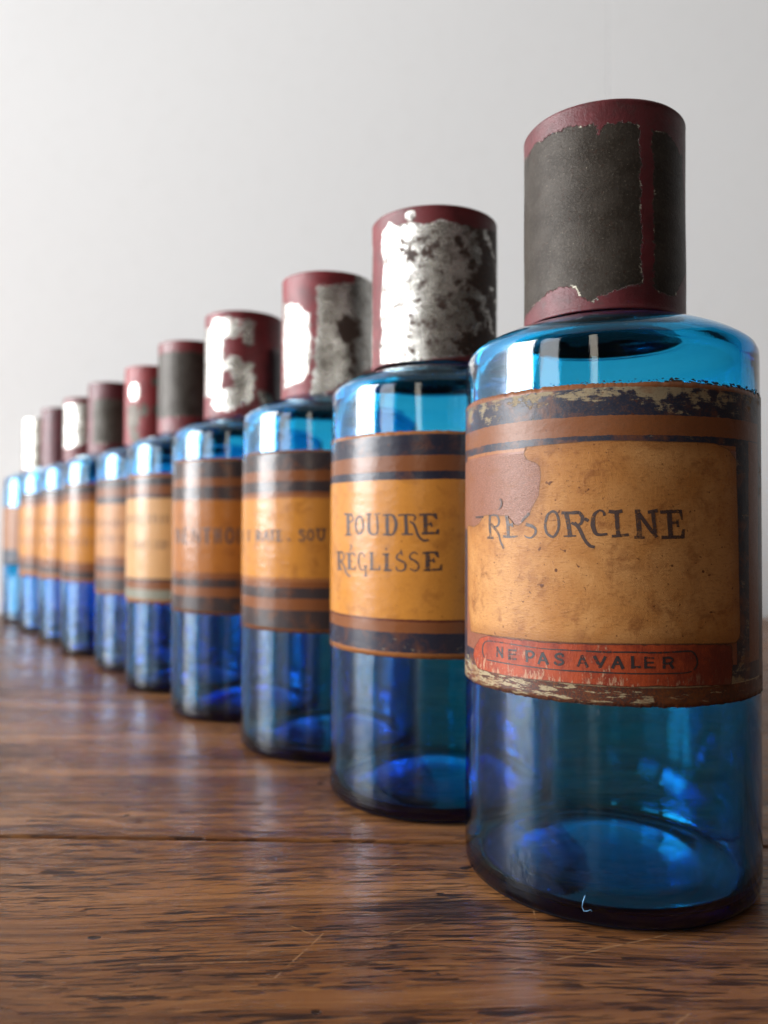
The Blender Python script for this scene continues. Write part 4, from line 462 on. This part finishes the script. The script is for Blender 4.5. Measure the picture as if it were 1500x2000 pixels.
def mat_panel(name, base, stain, seed, edge=True, gloss=.42):
    b = B(name); p = b.scale(b.attr('uvmm', 1), (1, 1, 1), (seed * 31.0, seed * 17.0, 0))
    n1 = b.noise(p, .06, 5, .6, .6); n2 = b.noise(p, .22, 6, .7, .3); n3 = b.noise(b.scale(p, (.6, 1.6, 1)), 1.4, 5, .7); n4 = b.noise(p, 5.0, 2)
    c = b.mix(b.ss(n1, .34, .68), base, tuple(x * y for x, y in zip(base, (.78, .66, .50))))
    c = b.mix(b.mul(b.ss(n2, .46, .72), .66), c, stain)
    c = b.mix(b.mul(b.ss(n3, .48, .78), .55), c, tuple(x * .6 for x in stain))
    sp = b.noise(p, .62, 1.5, .5); c = b.mix(b.mul(b.ss(sp, .69, .75), .85), c, (.06, .016, .008))
    sp2 = b.noise(p, 1.7, 1.0, .5); c = b.mix(b.mul(b.ss(sp2, .72, .77), .75), c, (.05, .016, .010))
    if edge:
        e = b.add(b.attr('edge'), b.mul(b.sub(n2, .5), 2.2))
        c = b.mix(b.ss(e, 0.0, 3.2, .55, 0.0), c, (.19, .07, .018))
        c = b.mix(b.ss(b.attr('edge'), .02, .32, .75, 0.0), c, (.07, .03, .014))
    h = b.add(n3, b.add(b.mul(n4, .6), b.mul(n2, .8)))
    b.principled(Base_Color=c, Roughness=gloss, Specular_IOR_Level=.2, Normal=b.bump(h, .45, .00022)); return b.m
def mat_warning():
    b = B("red_printed_strip"); p = b.attr('uvmm', 1); U, V, _ = b.xyz(p)
    n1 = b.noise(p, .3, 5, .65); n2 = b.noise(b.scale(p, (1.6, .5, 1)), .8, 5, .7); n3 = b.noise(p, .07, 2); n4 = b.noise(p, 3, 3)
    c = b.mix(b.ss(n1, .35, .7), (.29, .046, .013), (.16, .022, .010))
    c = b.mix(b.mul(b.ss(b.add(b.add(b.mul(n2, .7), b.mul(n1, .3)), b.add(b.ss(V, 56, 51, 0, .10), b.mul(b.sub(n3, .5), .3))), .585, .68), .80), c, (.34, .20, .12))
    c = b.mix(b.mul(b.ss(n4, .5, .8), .3), c, (.16, .02, .012))
    c = b.mix(b.mul(b.ss(U, -4, 17), b.mul(b.ss(n1, .20, .50), .85)), c, (.085, .016, .011))  # right end darkened: dirt, plus shade painted into the colour
    c = b.mix(b.ss(b.attr('edge'), .03, .30, .85, 0.0), c, (.05, .02, .012))
    b.principled(Base_Color=c, Roughness=.45, Specular_IOR_Level=.3, Normal=b.bump(b.add(n2, b.mul(n4, .5)), .4, .0002)); return b.m

# ------------------------------------------------------------------ caps
def mat_cap(name, paint, seed, rust=.3, tin=(.66, .64, .60), grime=.3, prim=(.075, .068, .060), trough=.27, prough=.42, ragk=1.0):
    b = B(name); p = b.scale(b.attr('uvmm', 1), (1, 1, 1), (seed * 41.0, seed * 13.0, 0)); U, V, _ = b.xyz(b.attr('uvmm', 1))
    n1 = b.noise(p, .32, 6, .68); n2 = b.noise(p, .12, 5, .62, .3); n3 = b.noise(p, 1.4, 4, .65); n4 = b.noise(p, .8, 2); n5 = b.noise(p, 6, 2)
    rag = b.add(b.mul(b.sub(n1, .5), 3.6), b.add(b.mul(b.sub(n3, .5), 1.9), b.mul(b.sub(b.noise(p, 4.0, 3), .5), .7)))
    rag = b.mul(rag, ragk)
    st = b.add(b.attr('tin'), rag); sp = b.add(b.attr('prim'), rag); so = b.add(b.attr('stain'), b.mad(b.sub(n1, .5), 11.0, b.mul(b.sub(n3, .5), 7.0)))
    mt = b.ss(st, -.12, .12); mp = b.ss(sp, -.12, .12); mo = b.ss(so, -.5, .5)
    pc = b.mix(b.ss(n2, .35, .7), paint, tuple(x * .62 for x in paint))
    pc = b.mix(b.mul(b.ss(n1, .5, .75), grime), pc, (.045, .022, .020))
    pc = b.mix(b.mul(b.ss(n3, .62, .8), .25), pc, (.30, .12, .11))
    gc = b.mix(b.ss(n2, .35, .68), prim, tuple(x * y for x, y in zip(prim, (.56, .52, .48))))
    gc = b.mix(b.mul(b.ss(n3, .50, .78), .75), gc, tuple(x * 2.1 for x in prim))
    gc = b.mix(b.mul(b.ss(n4, .61, .70), .65), gc, (.035, .018, .012))
    gc = b.mix(b.mul(b.ss(b.noise(p, 2.2, 2), .705, .75), .8), gc, (.30, .26, .20))
    tc = b.mix(b.mul(b.ss(b.add(b.mul(n2, .6), b.mul(n1, .4)), .42, .60), .80), tin, (.24, .225, .20))
    rm = b.mx(b.ss(b.add(b.add(b.mul(n1, .6), b.mul(n3, .4)), rust * .20 - .06), .60, .66), mo)
    oc = b.mix(b.ss(n3, .40, .62), (.022, .017, .015), (.075, .032, .018))
    c = b.mix(mp, pc, gc); c = b.mix(mt, c, b.mix(rm, tc, oc))
    bare = b.mul(mt, b.inv(rm))
    met = b.add(b.mul(bare, 1.0), b.mul(b.mul(mp, b.inv(mt)), .15))
    # bright sliver of bare tin where the paint film has lifted
    rimm = b.mul(b.mul(b.ss(sp, .0, .14), b.ss(sp, .22, .42, 1.0, 0.0)), b.mul(b.mul(b.ss(b.noise(p, .35, 3), .56, .66), .75), b.inv(mt)))
    c = b.mix(rimm, c, (.80, .74, .60)); met = b.mx(met, rimm)
    rg = b.add(b.mul(bare, trough - prough), prough)
    rg = b.add(rg, b.add(b.mul(b.sub(n1, .5), .22), b.mul(b.mul(rm, mt), .2)))
    h = b.add(b.mul(b.mx(mt, mp), -1.0), b.add(b.mul(n3, .35), b.add(b.mul(n5, .22), b.mul(n2, .3))))
    b.principled(Base_Color=c, Metallic=met, Roughness=rg, Specular_IOR_Level=b.mad(mp, -.26, .42), Normal=b.bump(h, .7, .0005)); return b.m
def cap(parent, mat, rc, dx, zt, z0=135.25, tin=(), prim=(), stain=(), fn=None, seed=0, nt=160):
    prof = [(rc - .45, z0 + .3), (rc - .30, z0), (rc + .10, z0), (rc + .18, z0 + .35), (rc + .06, z0 + .9)]
    n = 48
    for i in range(n + 1): prof.append((rc, z0 + 1.2 + (zt - 1.0 - z0 - 1.2) * i / n))
    prof += [(rc + .05, zt - .75), (rc + .02, zt - .35), (rc - .25, zt - .06), (rc - .8, zt), (rc - 1.4, zt - .25), (rc - 4, zt - .35), (rc - 10, zt - .3)]
    inner = [(rc - .45, z0 + .3 + (zt - 1.2 - z0 - .3) * t) for t in (.02, .5, 1.0)]
    v, f, a = [], [], []
    def ring(r, z):
        b0 = len(v)
        for i in range(nt):
            th = 360 * i / nt - 180
            rr = r + (.16 * mnoise.noise((math.cos(math.radians(th)) * 2 + seed * 7, math.sin(math.radians(th)) * 2, z * .05)) if r > rc - 2 else 0)
            x, y, zz = P(th, rr, z); v.append((x + dx / 1000, y, zz)); a.append((th, z))
        return b0
    def band(p, q, flip=False):
        for i in range(nt):
            j = (i + 1) % nt; t = (p + i, p + j, q + j, q + i); f.append(t[::-1] if flip else t)
    rs = [ring(r, z) for r, z in prof]
    for p, q in zip(rs, rs[1:]): band(p, q)
    v.append((dx / 1000, 0, (zt - .3) / 1000)); a.append((0, zt)); k = len(v) - 1
    for i in range(nt): f.append((rs[-1] + i, rs[-1] + (i + 1) % nt, k))
    ri = [ring(r, z) for r, z in inner]
    band(rs[0], ri[0], True)
    for p, q in zip(ri, ri[1:]): band(p, q, True)
    v.append((dx / 1000, 0, (zt - 1.2) / 1000)); a.append((0, zt)); k2 = len(v) - 1
    for i in range(nt): f.append((ri[-1] + (i + 1) % nt, ri[-1] + i, k2))
    me = mesh("cap", v, f); A = np.array(a, float); k = rc * math.pi / 180
    vattr(me, 'uvmm', np.column_stack([A[:, 0] * k, A[:, 1], np.zeros(len(A))]))
    T = sdfs(tin, A[:, 0], A[:, 1], k); Q = sdfs(prim, A[:, 0], A[:, 1], k); O = sdfs(stain, A[:, 0], A[:, 1], k)
    if fn: T, Q, O = fn(A[:, 0], A[:, 1], T, Q, O)
    fattr(me, 'tin', T); fattr(me, 'prim', Q); fattr(me, 'stain', O)
    return link("cap", me, mat, parent)

# ------------------------------------------------------------------ the ten bottles
CEN = [(.05626, .20099), (.01765, .25943), (-.02169, .31786), (-.06475, .3763), (-.10524, .43474), (-.14279, .49318), (-.18756, .55161), (-.22847, .61005), (-.27071, .66849), (-.31253, .72693)]
RS = [1.0, .9985, .999, 1.0, .992, .992, 1.0, 1.0, 1.0, 1.0]
TOP = [184.7, 183.4, 183.0, 184.0, 184.3, 182.8, 183.8, 183.1, 184.3, 183.5]
LABELS = [
 'nearest blue bottle, RÉSORCINE label torn at top left, grey cap with red edges',
 'second blue bottle from the front, POUDRE RÉGLISSE label and rust-spotted silver cap',
 'third blue bottle from the front, CITRATE label, silver cap with a red stripe down it',
 'fourth blue bottle from the front, MENTHO label, red cap with shiny silver patches',
 'fifth blue bottle from the front, pale label and dull grey cap flecked red',
 'sixth blue bottle from the front, narrow brown label, bright red cap with grey chips',
 'seventh blue bottle from the front, ochre label and maroon cap greyed in the middle',
 'eighth blue bottle from the front, bright silver cap with red top and bottom rims',
 'ninth blue bottle from the front, plain maroon cap between two shiny silver ones',
 'farthest blue bottle at the back of the table, short torn label and all-silver cap']
roots = []
for i, (x, y) in enumerate(CEN):
    r = bpy.data.objects.new("apothecary_bottle", None); COL.objects.link(r); r.location = (x, y, .0003); r.empty_display_size = .03
    r['label'] = LABELS[i]; r['category'] = 'bottle'; r['group'] = 'blue apothecary bottles in a diagonal row on the table'
    roots.append(r)
    if i == 0: r.scale = (1.013, 1.013, .996); r.location.x += .0002; r.location.y -= .0009; r.rotation_euler.z = math.radians(-1.2)
    glass(r, i + 1, RS[i])

def bands(*q): return list(q)
B1 = bands((40, DKRED), (47.3, BEIGE), (50.9, NAVY), (55.0, (.190, .068, .040)), (101.2, ORANGE), (102.1, NAVY), (103.8, BROWN), (108.1, NAVY), (113.9, BROWN))
B2 = bands((40, ORANGE), (48.1, NAVY), (53.8, BROWN), (57.0, DKRED), (57.7, OCHRE), (97.8, NAVY), (100.4, BROWN), (104.7, NAVY), (110.7, ORANGE))
B3 = bands((40, BROWN), (47.5, DUSK), (54.1, BROWN), (58.4, DUSK), (62.3, BROWN), (64.6, ORANGE), (66.0, OCHRE), (94.5, ORANGE), (95.6, BROWN), (97.0, DUSK), (100.9, BROWN), (104.9, DUSK), (111.6, BROWN))
B4 = bands((40, BROWN), (47.7, DUSK), (53.8, BROWN), (58.2, DUSK), (61.5, BROWN), (64.6, (.30, .105, .020)), (95.2, ORANGE), (96.4, DUSK), (101.9, BROWN), (106.0, DUSK), (113.4, BROWN))
PALE = (.46, .25, .10)
B5 = bands((40, ORANGE), (47.5, (.17, .17, .13)), (52.4, BROWN), (56.8, DUSK), (58.1, PALE), (99.2, DUSK), (101.0, BROWN), (105.9, DUSK), (109.7, BROWN))
B6 = bands((40, ORANGE), (47.1, DUSK), (53.8, BROWN), (58.6, DUSK), (61.5, BROWN), (66.9, (.38, .17, .055)), (98.1, DUSK), (102.3, BROWN), (107.8, DUSK), (112.4, BROWN))
B7 = bands((40, ORANGE), (50.7, DUSK), (55.4, BROWN), (61.4, OCHRE), (101.8, BROWN), (106.9, DUSK), (112, BROWN))
B10 = bands((40, BROWN), (51.5, (.02, .03, .05)), (65, (.25, .105, .042)), (103, BROWN))

# 1: RESORCINE
r = roots[0]
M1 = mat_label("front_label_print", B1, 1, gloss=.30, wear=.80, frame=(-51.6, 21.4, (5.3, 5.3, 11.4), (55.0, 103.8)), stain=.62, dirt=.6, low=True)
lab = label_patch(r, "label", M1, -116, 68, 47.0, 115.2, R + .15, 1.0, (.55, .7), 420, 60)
pan = poly_patch(lab, "paper_panel", mat_panel("stained_paper", (.395, .192, .066), (.145, .044, .012), 2), PANEL, R + .30, .15, 3)
lettering(lab, RESORCINE, R + .335, INK, 1)
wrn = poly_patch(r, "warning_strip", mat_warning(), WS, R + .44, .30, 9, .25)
wrn['label'] = 'orange-red strip pasted along the bottom edge, worn pale'
lettering(wrn, NE_PAS_AVALER, R + .475, INKP, 2)
# crumbs of old paper left along the upper edge
v, f = [], []
for k in range(150):
    th = rnd.triangular(-40, 64, 50); z = 115.2 + abs(rnd.gauss(0, .32)) + ragged(th, 4, .7); s = rnd.uniform(.10, .34) * (1.3 if th > 5 else .7)
    b0 = len(v); n = 6
    for q in range(n):
        an = 2 * math.pi * q / n; ss_ = s * rnd.uniform(.5, 1.2)
        v.append(P(th + 1.6 * ss_ * math.cos(an) / K, R + .16, z + ss_ * .6 * math.sin(an)))
    v.append(P(th, R + .02, z - s * .3))
    f.append(tuple(range(b0, b0 + n))); f += [(b0 + (q + 1) % n, b0 + q, b0 + n) for q in range(n)]
cr = B("paper_crumbs"); cr.principled(Base_Color=(.035, .026, .018), Roughness=.8)
o = link("label_residue", mesh("label_residue", v, f), cr.m, r, False); o['kind'] = 'stuff'
# small white chip near the foot
bm = bmesh.new()
chip = [(-21.6, 6.9), (-22.3, 5.6), (-22.7, 4.4), (-22.1, 3.6), (-21.0, 3.7), (-19.9, 4.1), (-19.4, 3.8)]
rw = []
for k, (th, z) in enumerate(chip):
    rr = .10 + .06 * math.sin(k * 2.3); c0 = Vector(P(th, R + .05, z))
    rad = Vector((math.sin(math.radians(th)), -math.cos(math.radians(th)), 0)); d = Vector(P(chip[min(k + 1, 6)][0], R, chip[min(k + 1, 6)][1])) - Vector(P(chip[max(k - 1, 0)][0], R, chip[max(k - 1, 0)][1]))
    nr = d.cross(rad).normalized()
    rw.append([bm.verts.new(c0 + (nr * math.cos(q) + rad * math.sin(q)) * rr / 1000) for q in (0, 1.57, 3.14, 4.71)])
for a_, b_ in zip(rw, rw[1:]):
    for q in range(4): bm.faces.new((a_[q], a_[(q + 1) % 4], b_[(q + 1) % 4], b_[q]))
bm.faces.new(rw[0][::-1]); bm.faces.new(rw[-1])
bmesh.ops.recalc_face_normals(bm, faces=bm.faces)
me = bpy.data.meshes.new("lint"); bm.to_mesh(me); bm.free()
lm = B("white_lint"); lm.principled(Base_Color=(.10, .23, .38), Roughness=.7)
link("lint", me, lm.m, r)
cap(r, mat_cap("cap_grey_primer", (.105, .011, .015), 1, grime=.65, prim=(.043, .035, .028), prough=.42), 19.6, -.75, TOP[0], prim=CAP1 + [[(-185, 140), (-185, 179), (-97, 180), (-90, 138.3)], [(72, 147), (66, 176), (185, 179), (185, 140)]], seed=1, nt=240)

# 2: POUDRE REGLISSE
r = roots[1]
lab = label_patch(r, "label", mat_label("banded_label_print", B2, 2, gloss=0.15, wear=.36, stain=.40, dirt=.35, frame=(-60, 14, (5, 5, 11), (53.8, 104.7))), -116, 68, 46.9, 111.9, R + .15, 2.0, (.3, .45), 300, 50)
lettering(lab, POUDRE_REGLISSE, R + .18, INK, 3)
def f2(th, z, T, Q, O):
    side = np.clip((th - 8) / 60, 0, 1)                    # the side turned to the right is heavily rusted
    T = np.maximum(T, np.minimum(np.minimum(np.abs(th) - 80, 6), np.minimum(z - 137, 177 - z))); O = np.maximum(O, -1.7 + 3.6 * side + 1.2 * np.sin(th * .21 + z * .5)); return T, Q, O
cap(r, mat_cap("cap_rusty_tin", (.150, .016, .020), 2, rust=.75), 20.6, -1.4, TOP[1], tin=CAP2, stain=CAP2R, fn=f2, seed=2, nt=200)

# 3: CITRATE
r = roots[2]
lab = label_patch(r, "label", mat_label("banded_label_print", B3, 3, gloss=0.11, wear=.2, stain=.42, dirt=.35, frame=(-70, 50, (5, 5, 11), (55, 104))), -120, 80, 46.5, 112.3, R + .15, 3.0, (.15, .15))
lettering(lab, CITRATE_SOU, R + .18, INK, 4)
def f3(th, z, T, Q, O): return np.maximum(T, np.minimum(np.minimum(np.abs(th) - 78, 6), np.minimum(z - 137, 178 - z))), Q, O
cap(r, mat_cap("cap_tin_red_stripe", (.200, .016, .022), 3, rust=.35, grime=.3, ragk=1.7), 18.4, -1.6, TOP[2], tin=CAP3, stain=CAP3D, seed=3, fn=f3)

# 4: MENTHO
r = roots[3]
lab = label_patch(r, "label", mat_label("banded_label_print", B4, 4, gloss=0.11, wear=.15, stain=.5, dirt=.4), -120, 80, 46.7, 114.6, R + .15, 4.0, (.15, .2))
lettering(lab, MENTHO, R + .18, INK, 5)
cap(r, mat_cap("cap_red_silver_patches", (.185, .014, .020), 4, rust=.25, grime=.3, ragk=2.3), 18.2, -3.0, TOP[3], tin=CAP4, stain=CAP4D, seed=4)

def marks(parent, z, h, th0, th1, seed):
    rr = random.Random(seed); st = []; th = th0
    while th < th1:
        wd = rr.uniform(3.0, 5.0)
        for q in range(rr.choice((1, 2, 2))):
            a = th + q * wd * .5; st.append([(a, z, a + .9, z), (a + rr.uniform(-.6, .6), z + h, a + .9, z + h)])
        if rr.random() < .7: zz = z + h * rr.choice((0, .5, .95)); st.append([(th, zz, th, zz + .5), (th + wd * .6, zz, th + wd * .6, zz + .5)])
        th += wd + 1.5
    return lettering(parent, st, R + .18, INKF, seed)
# 5
r = roots[4]
lab = label_patch(r, "label", mat_label("pale_label_print", B5, 5, gloss=0.17, wear=.3, stain=.1, dirt=.15), -120, 80, 45.7, 112.2, R + .15, 5.0, (.2, .2), 160, 40)
marks(lab, 86.5, 4.6, -66, -4, 51); marks(lab, 73.5, 4.6, -62, -6, 52)
def f5(th, z, T, Q, O):
    return T, np.minimum(np.minimum(z - 143.5, 178.0 - z), 1.6) + 0 * th, O
cap(r, mat_cap("cap_grey_flecked", (.165, .016, .020), 5, grime=.3, prim=(.070, .062, .054), prough=.36), 18.6, -1.0, TOP[4], fn=f5, seed=5)
# 6
r = roots[5]
lab = label_patch(r, "label", mat_label("narrow_label_print", B6, 6, gloss=.3, wear=.3, stain=.35, dirt=.2), -120, 80, 45.3, 113.3, R + .15, 6.0, (.2, .2), 160, 40)
marks(lab, 85.0, 4.2, -60, -8, 61); marks(lab, 75.7, 4.2, -58, -8, 62)
cap(r, mat_cap("cap_red_grey_chips", (.265, .018, .022), 6, rust=-.5, grime=.1, prim=(.15, .13, .11)), 18.9, -.6, TOP[5], tin=CAP6[:1], prim=CAP6[1:], seed=6)
# 7
r = roots[6]
lab = label_patch(r, "label", mat_label("ochre_label_print", B7, 7, gloss=0.13, wear=.15, stain=.15, dirt=.1), -120, 80, 48.5, 113.8, R + .15, 7.0, (.15, .15), 160, 40)
marks(lab, 86.0, 4.6, -62, 6, 71); marks(lab, 72.7, 4.6, -58, 4, 72)
def f7(th, z, T, Q, O):
    return T, np.minimum(np.minimum(z - 142, 172 - z), 14 - np.abs(th - 8) * .33), O
cap(r, mat_cap("cap_maroon_worn", (.125, .018, .026), 7, grime=.35, prim=(.09, .082, .07)), 18.8, -.7, TOP[6], fn=f7, seed=7)
# 8
r = roots[7]
lab = label_patch(r, "label", mat_label("ochre_label_print", B7, 8, gloss=0.15, wear=.2, stain=.15, dirt=.1), -120, 80, 46.5, 113.0, R + .15, 8.0, (.15, .15), 120, 30)
marks(lab, 86.0, 4.6, -60, 0, 81); marks(lab, 73.0, 4.6, -58, 0, 82)
cap(r, mat_cap("cap_bright_silver", (.16, .016, .022), 8, rust=-.6, grime=.15), 18.8, -.6, TOP[7], tin=[[(-75, 146), (-72, 178), (60, 178), (60, 150), (20, 150), (0, 147), (-30, 145)]], seed=8)
# 9
r = roots[8]
lab = label_patch(r, "label", mat_label("ochre_label_print", B7, 9, gloss=0.17, wear=.2, stain=.25, dirt=.15), -120, 80, 45.0, 113.0, R + .15, 9.0, (.15, .15), 120, 30)
marks(lab, 87.0, 4.4, -60, 0, 91); marks(lab, 72.0, 4.4, -58, 0, 92)
cap(r, mat_cap("cap_maroon_plain", (.115, .018, .028), 9, grime=.5), 18.8, -.6, TOP[8], seed=9)
# 10
r = roots[9]
lab = label_patch(r, "label", mat_label("torn_label_print", B10, 10, gloss=.3, wear=.2, stain=.3, dirt=.2), -120, 80, 51.5, 103.0, R + .15, 10.0, (.6, .8), 120, 30)
def f10(th, z, T, Q, O):
    return np.minimum(z - 138.0, 30) + 0 * th, Q, O
cap(r, mat_cap("cap_all_silver", (.14, .016, .022), 10, rust=-.6, tin=(.74, .71, .64)), 18.8, -1.6, TOP[9], fn=f10, seed=10)
